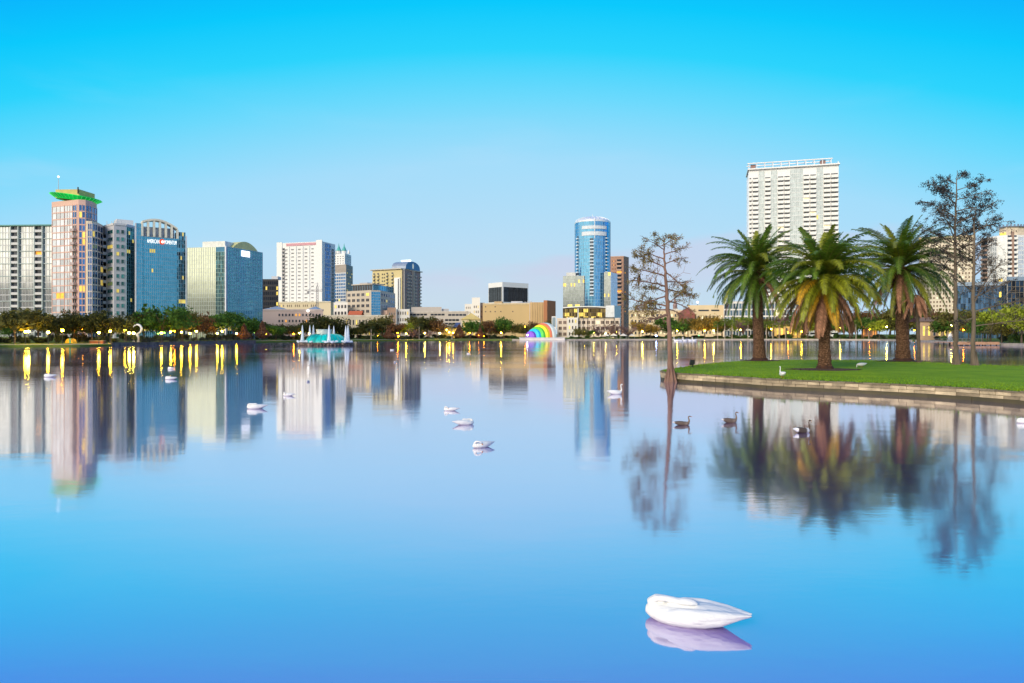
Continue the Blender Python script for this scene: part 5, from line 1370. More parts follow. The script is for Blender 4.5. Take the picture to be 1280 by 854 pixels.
def crown_fan(seed):
    """cabbage palm head, radius about 1, centred on the trunk top"""
    rg = random.Random(seed); mb = MB()
    for k in range(34):
        w = rg.uniform(0, 6.28); e = rg.uniform(-.9, 1.2); d = Vector((math.cos(w)*math.cos(e), math.sin(w)*math.cos(e), math.sin(e)))
        L_ = rg.uniform(.4, .55); c = d*L_; s = d.cross(Vector((0, 0, 1)))
        s = s.normalized() if s.length > .1 else Vector((1, 0, 0)); u = s.cross(d)
        for j in range(9):
            t = (j-4)/4*1.15; e2 = (d*math.cos(t) + s*math.sin(t)).normalized()
            tip = c + e2*.48 + Vector((0, 0, -.16)); o = s*.030 + u*.02
            mb.face([c-o, c+e2*.28+o*.8, tip, c+e2*.25-o*.8])
        mb.tube([Vector((0, 0, 0)), c], .012, 3, cap=False)
    return mb
def trunk_mesh(seed, forks=5, m=None):
    rg = random.Random(seed); mb = MB()
    mb.tube([(0, 0, 0), (rg.uniform(-.02, .02), 0, .35), (rg.uniform(-.05, .05), rg.uniform(-.05, .05), 1.0)], [.05, .035, .028], 7)
    for k in range(forks):
        w = 6.28*k/forks+rg.random(); z0 = rg.uniform(.75, 1.0)
        mb.tube([(0, 0, z0), (.25*math.cos(w), .25*math.sin(w), z0+.45), (.55*math.cos(w), .55*math.sin(w), z0+.9)], [.024, .018, .008], 5)
    return mb
FOL = {
 'dk': ('dark_oak_leaf', (.060, .066, .014)), 'ol': ('olive_leaf', (.125, .115, .024)), 'gr': ('green_leaf', (.060, .135, .016)),
 'yg': ('yellow_green_leaf', (.25, .30, .022)), 'au': ('amber_leaf', (.30, .19, .03)), 'rb': ('russet_leaf', (.16, .085, .035)),
 'cone': ('rust_needle', (.18, .085, .045)), 'bare': ('bare_twig', (.22, .135, .115)), 'cp': ('cabbage_palm_leaf', (.13, .18, .025)), 'cpd': ('tall_palm_leaf', (.05, .065, .02))}
LOOKS = {'dk': 'dark round oak tree', 'ol': 'olive spreading tree', 'gr': 'green bushy tree', 'yg': 'yellow-green tree', 'au': 'amber tree', 'rb': 'russet leafed tree', 'cone': 'rusty conical tree', 'bare': 'bare purplish tree', 'cp': 'short cabbage palm', 'cpd': 'tall pale-trunked palm'}
KINDS = {'dk': 'oak_tree', 'ol': 'oak_tree', 'gr': 'broadleaf_tree', 'yg': 'broadleaf_tree', 'au': 'broadleaf_tree', 'rb': 'broadleaf_tree', 'cone': 'cypress_tree', 'bare': 'bare_tree', 'cp': 'cabbage_palm', 'cpd': 'cabbage_palm'}
BARK = M('grey_brown_bark', (.10, .075, .055), .95, var=.4, scale=3)
PBARK = M('pale_palm_bark', (.34, .28, .22), .9, var=.25, scale=3)
CROWNS = {}
def crown_for(kind, v):
    key = (kind, v)
    if key not in CROWNS:
        nm, c = FOL[kind]
        mat = M(nm, c, .75, var=.35, scale=3.0, island=.42, spec=.25, trans=.25)
        base = {'cone': crown_cone, 'bare': crown_bare, 'cp': crown_fan, 'cpd': crown_fan}.get(kind, crown_round)
        sk = ('src', base.__name__, v)
        if sk not in CROWNS: CROWNS[sk] = base(100+v*7)
        CROWNS[key] = CROWNS[sk].mesh('crown', mat)
    return CROWNS[key]
TRUNKS = {}
def trunk_for(kind, v):
    k = (kind in ('cp', 'cpd'), kind == 'cone', v)
    if k not in TRUNKS:
        if k[0]:
            mb = MB(); mb.tube([(0, 0, 0), (.01, 0, .3), (-.008, .01, .7), (0, 0, 1.0)], [.055, .036, .034, .032], 8); TRUNKS[k] = mb.mesh('trunk', PBARK)
        elif k[1]:
            mb = MB(); mb.tube([(0, 0, 0), (0, 0, .5), (0, 0, 1.9)], [.06, .04, .01], 6); TRUNKS[k] = mb.mesh('trunk', BARK)
        else: TRUNKS[k] = trunk_mesh(v+40).mesh('trunk', BARK)
    return TRUNKS[k]
T = [(-25,388,60,'dk',14),(18,382.5,80,'ol',8),(48,389,50,'dk',16),(70,391,46,'dk',20),(92,388.5,46,'dk',24),(115,387,48,'dk',18),(138,391,42,'dk',12),(158,396,32,'ol',24),(180,386,46,'dk',22),(203,378.5,72,'gr',14),(228,387,46,'ol',18),(246,388.5,46,'rb',20),(268,391,48,'gr',20),(292,389,54,'gr',24),(314,395,38,'gr',18),
 (305,405,19,'cone',8),(328,402,21,'cone',8),(345,406,30,'gr',10),(362,404,30,'dk',16),(386,401,34,'dk',25),(408,393,52,'dk',28),(428,402,32,'dk',26),(447,407,24,'dk',20),(463,400,36,'dk',18),(478,394,38,'ol',22),(495,403,34,'rb',16),(508,402,22,'yg',14),(520,395,36,'ol',24),(534,394,34,'dk',18),(546,397,30,'rb',16),(516,412,18,'bare',6),(536,414,20,'bare',6),(486,410,17,'cone',6),(574,406,19,'cone',10),(588,399,36,'gr',14),(601,402,26,'gr',18),(611,400,24,'rb',10),(600,407,13,'cone',6),(630,396,34,'gr',16),(644,404,24,'ol',18),(619,405,22,'rb',20),(655,404,26,'ol',30),(668,402,26,'rb',40),(686,400,22,'ol',45),
 (727,409,22,'ol',6),(738,412,14,'gr',6),(748,407,28,'bare',8),(768,405,36,'bare',12),(786,408,26,'bare',10),(799,400,28,'au',14),(813,404,26,'au',10),(836,396,46,'gr',16),(860,397,36,'ol',20),(881,392,42,'au',14),(895,398,22,'gr',22),
 (903,401,22,'ol',26),(929,401,30,'bare',20),(948,399,30,'ol',24),(985,394,40,'bare',34),(1010,386.5,48,'gr',20),(1032,396,32,'rb',26),(1062,398,42,'bare',24),(1078,396,36,'gr',22),(1099,398,28,'yg',6),(1118,395,36,'dk',24),(1145,396,42,'ol',26),(1166,391,42,'ol',30),(1180,398,38,'gr',20),(1192,384,54,'ol',34),(1216,388,52,'ol',28),(1238,384,48,'yg',22),(1262,389,46,'yg',16),(1277,378,54,'yg',10),(1304,380,60,'yg',12),(1228,400,40,'gr',12),(1050,402,26,'gr',14),(1055,386,46,'bare',34),(1088,388,44,'rb',32),(1112,385,46,'ol',36),(1136,383,46,'ol',38),(1158,386,44,'gr',40),(1020,398,30,'yg',16),(960,396,40,'ol',36),(1252,398,34,'ol',8),
 (524,404,14,'cpd',6),(464,407.5,14,'cpd',7),(565,404,13,'cpd',8),(434,398,11,'cpd',24),(897,401,14,'cp',8),(906,397.5,15,'cp',8),(915,399,14,'cp',9),(935,396.5,17,'cp',10),(958,401.5,14,'cp',8),(966,400.5,15,'cp',9),(974,402,14,'cp',7),(982,400,15,'cp',9),(997,400,18,'yg',7),(1070,400,15,'cp',8),(1128,402,15,'cp',9),(1086,402,13,'cp',12)]
items = []; trg = random.Random(21)
def plant(px, ytop, wpx, kind, off, store):
    Y = shoreY(px) + off; z = gz(px, Y) - .15; x = WX(px, Y); top = ZZ(ytop, Y); ht = max(2.0, top - z); rr = wpx/2/F*Y*1.08
    r = empty(KINDS[kind], (x, Y, z), cat='palm tree' if 'palm' in KINDS[kind] else 'tree', group='trees along the far shore')
    v = trg.randrange(4); rot = trg.uniform(0, 6.28)
    if kind in ('cp', 'cpd'):
        inst('trunk', trunk_for(kind, 0), r, (0, 0, 0), (0, 0, rot), (6, 6, ht-rr*.55)); inst('crown', crown_for(kind, v % 2), r, (0, 0, ht-rr*.62), (0, 0, rot), (rr, rr, rr*.8))
    elif kind == 'cone':
        inst('trunk', trunk_for(kind, 0), r, scale=(4, 4, ht*.5)); inst('crown', crown_for(kind, v % 2), r, (0, 0, ht*.14), (0, 0, rot), (rr, rr, ht*.86))
    else:
        lo = ht*(.24 if kind != 'bare' else .22)
        inst('trunk', trunk_for(kind, v), r, (0, 0, 0), (0, 0, rot), (ht*.55, ht*.55, ht*.42)); inst('crown', crown_for(kind, v), r, (0, 0, lo), (0, 0, rot), (rr, rr, ht-lo))
    store.append((r, px, LOOKS[kind]))
for t in T: plant(*t, items)
spread_labels(items, 'below')
# a second, farther row that closes the gaps between the trunks
items = []
bk = random.Random(5)
px = -48
while px < 1330:
    off = bk.uniform(34, 52); w = bk.uniform(26, 40); 
    top = interp(px, [0, 160, 330, 440, 560, 640, 700, 800, 900, 1100, 1300], [396, 398, 402, 407, 408, 406, 414, 404, 398, 392, 384]) + bk.uniform(-2, 3)
    if not 690 < px < 790 and not 645 < px < 700:
        kd = bk.choice(['dk', 'dk', 'ol', 'gr']) if px < 640 else bk.choice(['ol', 'gr', 'rb', 'yg'])
        plant(px, top, w, kd, off, items)
    px += bk.uniform(17, 26)
for i, (o, px, look) in enumerate(items): items[i] = (o, px, 'small rear ' + look)
spread_labels(items, 'by')
# shrubs and hedges along the bank
items = []
LOOKS['dk'] = 'dark clipped shrub'
SHB = M('dark_shrub_leaf', (.022, .034, .012), .8, island=.5, var=.4, scale=2)
SHG = M('green_shrub_leaf', (.045, .095, .018), .8, island=.45, var=.3, scale=2)
SM = [crown_round(300+i, 46, 22, .11).mesh('shrub', SHB) for i in range(2)] + [crown_round(310+i, 46, 22, .11).mesh('shrub', SHG) for i in range(2)]
px = -20; sh = random.Random(17)
while px < 1300:
    if not (645 < px < 708) and not (1180 < px < 1250):
        Y = shoreY(px) + sh.uniform(8, 30); w = sh.uniform(8, 16)/2/F*Y; h = sh.uniform(1.5, 3.2)
        if 640 < px < 900: h *= .7
        v = (sh.randrange(2) + (2 if (px > 640 and sh.random() < .6) else 0))
        o = bpy.data.objects.new('shrub', SM[v]); COL.objects.link(o); o.location = (WX(px, Y), Y, gz(px, Y)-.1); o.scale = (w, w*.8, h); o.rotation_euler = (0, 0, sh.uniform(0, 6))
        tag(o, None, 'shrub', 'shrubs along the far bank'); items.append((o, px, 'dark low shrub' if v < 2 else 'light green low shrub'))
    px += sh.uniform(6, 11)
spread_labels(items, 'below')
hg = MB(); hr = random.Random(2)
Y = 352; x0, x1 = WX(451, Y), WX(484, Y)
for _ in range(2600): leafcard(hg, Vector((hr.uniform(x0, x1), Y+hr.uniform(0, 2.5), .3+hr.random()**.7*2.2)), .38, hr)
tag(hg.build('hedge', SHG, loc=((x0+x1)/2, Y, .3)), 'dense dark green hedge at the waterline right of the fountain', 'hedge')
# ------------------------------------------------------------------ big date palms on the island
BARKP = bpy.data.materials.new('date_palm_bark'); BARKP.use_nodes = True
nt = BARKP.node_tree; N, L = nt.nodes, nt.links; b = N['Principled BSDF']
tc = N.new('ShaderNodeTexCoord'); vo = N.new('ShaderNodeTexVoronoi'); mp = N.new('ShaderNodeMapping'); mp.inputs['Scale'].default_value = (1, 1, 1.7)
L.new(tc.outputs['Object'], mp.inputs[0]); L.new(mp.outputs[0], vo.inputs['Vector']); vo.inputs['Scale'].default_value = 6.5
cr_ = N.new('ShaderNodeValToRGB'); e = cr_.color_ramp.elements; e[0].position = .05; e[0].color = (.24, .135, .08, 1); e[1].position = .6; e[1].color = (.085, .045, .026, 1)
L.new(vo.outputs['Distance'], cr_.inputs[0]); L.new(cr_.outputs[0], b.inputs['Base Color']); b.inputs['Roughness'].default_value = .95; b.inputs['Specular IOR Level'].default_value = .1
bp = N.new('ShaderNodeBump'); bp.inputs['Strength'].default_value = 1; bp.inputs['Distance'].default_value = .08; bp.invert = True
L.new(vo.outputs['Distance'], bp.inputs['Height']); L.new(bp.outputs[0], b.inputs['Normal'])
ROOTM = M('dark_root_mass', (.05, .022, .013), .95, var=.5, scale=5, bump=1)
def frond_mesh(seed, Lf, a0, bend, mats, n=48, wid=.085, ll=.72, sag=.3):
    rg = random.Random(seed); mb = MB(); pts = []; p = Vector((.12, 0, 0)); st = 18; yaw = 0; kink = rg.uniform(-.010, .010)
    for i in range(st+1):
        t = i/st; a = a0 - bend*(t**1.15); yaw += kink
        d = Vector((math.cos(a)*math.cos(yaw), math.cos(a)*math.sin(yaw)+0.0, math.sin(a))); pts.append((p.copy(), d)); p = p + d*(Lf/st)
    mb.tube([q for q, _ in pts], [.055*(1-.85*i/st) for i in range(st+1)], 4, 1)
    def at(t):
        x = t*st; i = min(st-1, int(x)); f = x-i; return pts[i][0].lerp(pts[i+1][0], f), pts[i][1]
    twist = rg.uniform(-.5, .5)
    for k in range(n*2):
        t = .10 + .89*(k/(n*2-1)); q, d = at(t); s = Vector((-math.sin(0), 1, 0)); s = (s - d*s.dot(d)).normalized(); u = d.cross(s)*-1
        if u.z < 0 and abs(d.z) < .9: u = -u
        sgn = 1 if k % 2 else -1
        tw = twist*(t-.3)
        ss = (s*math.cos(tw) + u*math.sin(tw)); uu = (u*math.cos(tw) - s*math.sin(tw))
        l = ll*(min(1, .35+t*2.4))*(1 - .72*max(0, (t-.55)/.45)**1.3)*rg.uniform(.85, 1.1)
        fwd = .75 + .5*t
        e = (ss*sgn*.95 + d*fwd*.68 + uu*rg.uniform(-.05, .25) - Vector((0, 0, .22))).normalized()
        w = d.cross(e); w = w.normalized()*wid*.5 if w.length > .01 else ss*wid*.5
        w = d*(wid*.55)
        m1 = q + e*l*.55; m2 = q + e*l + Vector((0, 0, -l*sag*rg.uniform(.5, 1.2)))
        mb.face([q-w, q+w, m1+w*.9, m1-w*.9]); mb.face([m1-w*.9, m1+w*.9, m2])
    return mb.mesh('frond', mats)
FG = [M('palm_green', (.115, .195, .016), .42, var=.3, scale=1.2, island=.35, spec=.5, trans=.34), M('palm_deep_green', (.07, .135, .014), .42, var=.3, scale=1.2, island=.35, spec=.5, trans=.3), M('palm_yellow_green', (.22, .235, .014), .45, var=.35, scale=1.0, island=.35, trans=.25), M('palm_golden', (.50, .27, .014), .5, var=.3, scale=.8, island=.3, trans=.25), M('palm_dead', (.30, .145, .085), .8, var=.4, scale=1.2, island=.4, trans=.1)]
RACH = M('palm_rachis', (.14, .15, .03), .5); RACHD = M('palm_rachis_dead', (.20, .10, .055), .8)
#  angle, bend, length factor
LEV = {'up': [(84, 40, .76), (74, 70, .90), (65, 88, 1.0)], 'mid': [(57, 88, 1.02), (46, 94, 1.03), (34, 94, 1.0)], 'low': [(22, 90, 1.0), (8, 82, .97), (-8, 72, .92)], 'dead': [(-24, 58, .88), (-42, 44, .84), (-60, 26, .8)]}
FM = {}
def frond(level, i, col, Lf):
    k = (level, i, col, round(Lf, 1))
    if k not in FM:
        a, bnd, lf = LEV[level][i]
        FM[k] = frond_mesh(hash((i, col, len(level))) % 999, Lf*lf, R(a), R(bnd), [FG[col], RACHD if col == 4 else RACH], ll=.72 if level != 'dead' else .5, sag=.3 if level != 'dead' else .6)
    return FM[k]
def date_palm(px, pyb, Y, crown_py, Lf, rt, label, plan, lean=0.0, skirt=0.0, seed=0):
    rg = random.Random(seed); x = WX(px, Y); zb = IZ; zc = ZZ(crown_py, Y)
    r = empty('date_palm', (x, Y, zb), label, 'palm tree', 'big date palms on the island')
    hgt = zc - zb; mb = MB(); prof = []
    for i in range(61):
        t = i/60; z = t*(hgt+.1)
        w = rt*(1 + .55*math.exp(-z/.35) + .10*math.exp(-((z-.9)/.5)**2)) * (1 - .12*t)
        if t > .80: w *= 1 + .38*math.sin((t-.80)/.20*math.pi*.8)
        w *= 1 + .035*math.sin(i*2.1)
        prof.append((w, z))
    mb.rev((x, Y, zb), prof, 26)
    for i, v in enumerate(mb.v):
        t = (v[2]-zb)/hgt; a = math.atan2(v[1]-Y, v[0]-x); k = 1+.045*math.sin(a*13+t*70)
        mb.v[i] = (x+(v[0]-x)*k + lean*math.sin(t*1.57), Y+(v[1]-Y)*k, v[2])
    mb.build('trunk', BARKP, r, smooth=False)
    mb = MB(); mb.rev((x, Y, zb-.1), [(rt*1.75, 0), (rt*1.6, .22), (rt*1.35, .42), (rt*1.12, .5)], 22)
    for i, v in enumerate(mb.v):
        a = math.atan2(v[1]-Y, v[0]-x); k = 1+.07*math.sin(a*7+seed)+.04*math.sin(a*17); mb.v[i] = (x+(v[0]-x)*k, Y+(v[1]-Y)*k, v[2])
    mb.build('root_flare', ROOTM, r)
    for level, n, cols in plan:
        for k in range(n):
            i = min(2, int(3*k/n)); col = rg.choice(cols)
            az = k*2.399963 + rg.uniform(-.25, .25); s = rg.uniform(.88, 1.1)
            o = inst('dead_frond' if col == 4 else 'frond', frond(level, i, col, Lf), r, (lean, 0, hgt + {'up': .25, 'mid': .1, 'low': -.1, 'dead': -.35}[level]), (rg.uniform(-.12, .12), rg.uniform(-.10, .10), az), (s, s, s))
    # cut leaf bases below the crown
    mb = MB()
    for k in range(64):
        w = k*2.4; z = hgt - 1.35 + 1.3*k/64; rr = rt*(1.0+.25*k/64)
        c = Vector((x+lean+rr*math.cos(w), Y+rr*math.sin(w), zb+z)); d = Vector((math.cos(w)*.7, math.sin(w)*.7, .8)); mb.tube([c, c+d*.34], [.10, .05], 4)
    mb.build('leaf_base', M('leaf_base_brown', (.17, .085, .04), .9, island=.4, var=.3, scale=3), r)
    if skirt:
        mb = MB(); sg = random.Random(seed+9)
        for k in range(150):
            w = sg.uniform(0, 6.28); rr = rt*sg.uniform(1.02, 1.25); z1 = hgt-sg.uniform(.2, 1.6); ln = skirt*sg.uniform(.5, 1.0)
            c = Vector((x+lean+rr*math.cos(w), Y+rr*math.sin(w), zb+z1)); s = Vector((-math.sin(w), math.cos(w), 0))*sg.uniform(.03, .09)
            e = Vector((math.cos(w)*.12*sg.random(), math.sin(w)*.12*sg.random(), -ln)); j = s*sg.uniform(-1, 1)
            mb.face([c-s, c+s, c+e*.5+s+j, c+e*.5-s+j]); mb.face([c+e*.5-s+j, c+e*.5+s+j, c+e+j*2])
        mb.build('dead_leaf_skirt', M('skirt_brown', (.17, .075, .04), .9, island=.45, var=.3, scale=2), r)
    return r
date_palm(949.5, 451, 68.2, 340, 5.9, .53, 'leftmost of the three big date palms, deep green crown behind the standing white bird', [('up', 18, [0, 0, 2]), ('mid', 36, [0, 1, 0, 2]), ('low', 36, [1, 0, 0, 2]), ('dead', 14, [1, 0, 0, 4])], lean=-.25, seed=1)
date_palm(1031, 463, 50.9, 350, 5.0, .40, 'middle date palm with golden and dead brown fronds, growing from a mulch ring', [('up', 18, [0, 2, 0]), ('mid', 36, [0, 2, 2, 0]), ('low', 34, [3, 2, 2, 2]), ('dead', 34, [4, 4, 4, 3])], lean=-.08, seed=2, skirt=.5)
date_palm(1129, 452, 67, 335, 6.4, .58, 'rightmost and tallest of three big date palms, brown leaf skirt on its trunk', [('up', 19, [0, 0, 2]), ('mid', 38, [0, 0, 0, 2]), ('low', 36, [0, 2, 2, 1]), ('dead', 26, [4, 2, 4])], lean=-.2, seed=3, skirt=3.4)
# slim palm with hanging dead fronds just behind it
x, Y = WX(1148, 64.5), 64.5
r = empty('slim_palm', (x, Y, IZ), 'slim dark palm with only hanging dead fronds right of the tallest date palm', 'palm tree')
mb = MB(); mb.tube([(x, Y, IZ), (x+.05, Y, IZ+1.2), (x-.03, Y, 3.6), (x-.15, Y, ZZ(372, Y))], [.22, .15, .15, .17], 8); mb.build('trunk', BARK, r)
rg = random.Random(6)
for k in range(16):
    s = rg.uniform(.55, .75); inst('dead_frond', frond('dead', k % 3, 4, 4.55), r, (-.15, 0, ZZ(369, Y)-IZ), (rg.uniform(-.15, .15), rg.uniform(-.1, .1), k*2.4), (s, s, s))

# ------------------------------------------------------------------ bare cypresses
CB = M('cypress_bark', (.20, .115, .080), .92, var=.35, scale=2.5, streak=.3, bump=.6)
CBG = M('grey_cypress_bark', (.15, .115, .085), .92, var=.35, scale=2.5, streak=.3, bump=.6)
def cypress(px, pyb, Y, path, rad, label, limbs, barkm, leafm, leaf_n, leaf_s, zb, flare, seed, prob, leafpred=None, minr=.011, kids=4):
    rg = random.Random(seed); x = WX(px, Y)
    r = empty('bald_cypress', (x, Y, zb), label, 'tree')
    pts = [P(a, b, Y) for a, b in path]
    mb = MB(); fine = []; fr2 = []
    for i in range(len(pts)-1):
        for k in range(6):
            t = k/6; fine.append(pts[i].lerp(pts[i+1], t) + Vector((rg.gauss(0, .02), rg.gauss(0, .02), 0))); fr2.append(lerp(rad[i], rad[i+1], t))
    fine.append(pts[-1]); fr2.append(rad[-1])
    mb.tube(fine, fr2, 12)
    for k in range(flare):
        w = 6.28*k/flare + .3; d = Vector((math.cos(w), math.sin(w), 0)); b0 = fine[0]
        mb.tube([b0 + d*rad[0]*1.25 + Vector((0, 0, -.35)), b0 + d*rad[0]*.85 + Vector((0, 0, .25)), b0 + d*rad[0]*.35 + Vector((0, 0, 1.3))], [rad[0]*.36, rad[0]*.28, rad[0]*.1], 6)
    mb.build('trunk', barkm, r, smooth=True)
    mb = MB(); tips = []
    for (sx, sy, ex, ey, rr) in limbs:
        a = P(sx, sy, Y); dep = rg.uniform(-1, 1)*abs(ex-sx)/F*Y*.8; e = P(ex, ey, Y) + Vector((0, dep, 0)); L_ = (e-a).length
        c = a.lerp(e, .5) + Vector((0, 0, L_*.06*rg.uniform(-.5, 1.5))); q = []
        for i in range(9):
            t = i/8; q.append(a*(1-t)**2 + c*2*t*(1-t) + e*t*t + Vector((0, rg.gauss(0, .02)*L_*.3, rg.gauss(0, .02)*L_*.3)))
        q[0] = a; mb.tube(q, [max(minr, rr*(1-.8*i/8)) for i in range(9)], 6, cap=False)
        for k in range(int(7+L_*4.5)):
            t = rg.uniform(.22, 1.0); i = min(7, int(t*8)); p = q[i].lerp(q[i+1], t*8-i); d = (q[i+1]-q[i]).normalized()
            n = Vector((rg.gauss(0, 1), rg.gauss(0, 1), rg.gauss(0, .8)+.1)).normalized()
            branch(mb, p, (d*.7+n).normalized(), L_*rg.uniform(.14, .30)*(1.15-t*.4)+.12, max(minr, rr*.32), 1, rg, tips, 4, .02, kids, .75, minr)
        tips.append((q[-1], (q[-1]-q[-2]).normalized()))
    mb.build('limbs', barkm, r)
    lm = MB()
    for p, d in tips:
        if rg.random() > (leafpred(p) if leafpred else prob): continue
        for _ in range(leaf_n):
            leafcard(lm, p + Vector((rg.gauss(0, leaf_s*1.3), rg.gauss(0, leaf_s*1.3), rg.gauss(0, leaf_s)-leaf_s*.5)), leaf_s, rg)
    lm.build('foliage', leafm, r)
    return r
LF1 = M('withered_olive_leaf', (.22, .17, .03), .8, island=.5, var=.4, scale=2, trans=.25)
LF2 = M('dark_dry_leaf', (.018, .018, .022), .85, island=.5, var=.3, scale=2)
def lp1(p):
    px = 640 + p.x/p.y*F; py = YH - (p.z-H)/p.y*F
    for a, b, rx, ry, pr in ((800, 325, 18, 18, .75), (794, 345, 12, 14, .45), (805, 375, 28, 20, .6), (828, 300, 22, 10, .35), (856, 368, 16, 14, .35), (850, 320, 18, 20, .25)):
        if ((px-a)/rx)**2 + ((py-b)/ry)**2 < 1: return pr
    return .10
cypress(838.5, 477, 47.3, [(838.6, 477.6), (838.3, 466), (837.6, 440), (836.8, 411), (834.6, 382), (832.4, 355), (830.6, 325), (829.6, 295)], [.36, .215, .17, .15, .14, .11, .07, .02],
        'slender leaning bare tree with flared base and few olive leaves at the island tip',
        [(835.6, 393, 793, 405, .10), (835, 388, 800, 384, .06), (834.5, 383, 786, 372, .07), (834, 376, 868, 388, .06), (833.8, 370, 789, 388, .06), (833, 362, 871, 366, .06), (832.8, 358, 785, 352, .07), (832.2, 352, 862, 352, .055), (832, 346, 790, 338, .065), (831.6, 340, 869, 372, .05), (831.3, 335, 792, 318, .06), (831, 330, 857, 322, .05), (830.8, 324, 800, 314, .055), (830.5, 318, 856, 310, .045), (830.2, 312, 806, 300, .045), (830, 306, 848, 298, .04), (829.8, 302, 817, 294, .035), (829.8, 300, 842, 294, .03), (834.4, 380, 858, 360, .05), (833, 365, 806, 358, .05), (835, 386, 864, 398, .05)],
        CB, LF1, 6, .07, 0.0, 7, 7, .3, lp1, minr=.011, kids=4)
cypress(1195, 457, 60, [(1195.5, 457), (1194.8, 440), (1195.3, 410), (1194.2, 370), (1194.6, 330), (1193.6, 290), (1195.2, 250), (1196.5, 213)], [.30, .20, .17, .15, .125, .095, .06, .02],
        'taller bare tree with dark dry leaf tufts on the island, right of the palms',
        [(1194, 340, 1160, 322, .07), (1194, 330, 1230, 318, .07), (1194, 322, 1163, 300, .07), (1194, 312, 1228, 300, .065), (1194, 305, 1157, 284, .07), (1194, 296, 1238, 282, .07), (1194, 288, 1155, 266, .07), (1194.3, 280, 1236, 262, .06), (1194.6, 272, 1159, 250, .06), (1194.8, 264, 1240, 256, .06), (1195, 256, 1166, 240, .05), (1195, 250, 1230, 240, .05), (1195.3, 244, 1170, 226, .045), (1195.5, 238, 1224, 228, .045), (1195.7, 230, 1180, 220, .04), (1195.8, 225, 1210, 216, .035), (1195, 262, 1180, 235, .04), (1194.5, 300, 1182, 268, .05), (1194.3, 310, 1215, 280, .05), (1194.5, 285, 1214, 262, .05)],
        CBG, LF2, 8, .085, IZ, 5, 17, .58, minr=.013, kids=3)
cypress(1217, 458, 58.5, [(1217.5, 458), (1216.2, 440), (1217, 400), (1216.4, 360), (1218, 320), (1217.6, 285), (1219.5, 258)], [.29, .185, .155, .13, .10, .06, .02],
        'shorter bare tree with long upswept lower limbs at the right end of the island',
        [(1216.8, 380, 1262, 330, .08), (1217, 372, 1276, 352, .08), (1216.6, 398, 1190, 405, .06), (1217, 390, 1284, 372, .07), (1216.6, 408, 1290, 402, .06), (1217, 366, 1186, 345, .06), (1217.3, 345, 1258, 322, .065), (1217.4, 336, 1190, 314, .06), (1217.5, 328, 1250, 300, .06), (1217.7, 318, 1195, 300, .05), (1217.8, 310, 1244, 290, .05), (1218, 300, 1200, 280, .045), (1218, 292, 1236, 274, .04), (1218.5, 282, 1208, 265, .04), (1216.8, 356, 1240, 362, .05)],
        CBG, LF2, 7, .08, IZ, 5, 23, .36, minr=.012, kids=3)
# dark bird resting in the leaning tree
b0 = P(798.3, 350, 47.2)
r = empty('perched_bird', b0, 'dark long-necked bird perched in the left boughs of the leaning bare tree', 'bird')
mb = MB(); mb.tube([b0+Vector((0, 0, -.42)), b0+Vector((0, 0, -.1)), b0+Vector((.02, 0, .08)), b0+Vector((.05, 0, .2)), b0+Vector((.07, 0, .36)), b0+Vector((.13, 0, .42)), b0+Vector((.2, 0, .41))], [.03, .10, .13, .09, .045, .045, .015], 8)
mb.build('body', M('black_feather', (.015, .014, .015), .7), r, smooth=True)
# flood lamp on the island tip
Y = 55.5; x = WX(865, Y); r = empty('flood_lamp', (x, Y, IZ), 'black flood lamp box tilted on a short stake on the grass at the island tip', 'lamp')
mb = MB(); mb.tube([(x+.03, Y, IZ-.1), (x+.03, Y, IZ+.22)], .05, 6); mb.abox(x-.12, x+.14, Y-.12, Y+.12, IZ, IZ+.07); mb.build('stake', DARKM, r)
mb = MB(); w, d = .16, .13
p = [(-w-.05, -d, .0), (w-.05, -d, .0), (w-.05, d, .0), (-w-.05, d, .0), (-w, -d-.03, .44), (w, -d-.03, .42), (w, d, .42), (-w, d, .44)]
mb.box8([(x+a, Y+b_, IZ+.2+c) for a, b_, c in p]); mb.abox(x-w-.02, x+w+.02, Y-d-.07, Y-d-.035, IZ+.3, IZ+.64); mb.build('housing', M('black_housing', (.02, .024, .024), .4), r)
# ------------------------------------------------------------------ birds
def remeshed(mb, vox, mats, name, smooth_it=6):
    me = mb.mesh('src', []); o = bpy.data.objects.new('src', me); COL.objects.link(o)
    m = o.modifiers.new('r', 'REMESH'); m.mode = 'VOXEL'; m.voxel_size = vox
    s = o.modifiers.new('s', 'SMOOTH'); s.iterations = smooth_it; s.factor = .5
    dg = bpy.context.evaluated_depsgraph_get(); ev = o.evaluated_get(dg)
    out = bpy.data.meshes.new_from_object(ev); out.name = name
    bpy.data.objects.remove(o); bpy.data.meshes.remove(me)
    out.materials.clear()
    for x in mats: out.materials.append(x)
    out.polygons.foreach_set('use_smooth', [True]*len(out.polygons)); out.update()
    return out
def loft(mb, st, n=16):
    """closed body from stations (x, zc, half width, half height)"""
    i0 = len(mb.v)
    for x, z, w, h in st:
        for j in range(n):
            a = 2*math.pi*j/n; mb.v.append((x, w*math.cos(a), z + h*math.sin(a)))
    for k in range(len(st)-1):
        for j in range(n): mb.f.append((i0+k*n+j, i0+k*n+(j+1) % n, i0+(k+1)*n+(j+1) % n, i0+(k+1)*n+j)); mb.m.append(0)
    mb.f.append(tuple(i0+j for j in reversed(range(n)))); mb.m.append(0)
    e = i0+(len(st)-1)*n; mb.f.append(tuple(e+j for j in range(n))); mb.m.append(0)
BODY = [(-.64, .23, .012, .010), (-.56, .215, .06, .025), (-.46, .19, .115, .065), (-.34, .16, .175, .125), (-.18, .14, .215, .165), (0, .13, .235, .185), (.18, .125, .225, .185), (.32, .125, .185, .165), (.42, .13, .125, .125), (.49, .135, .05, .06)]
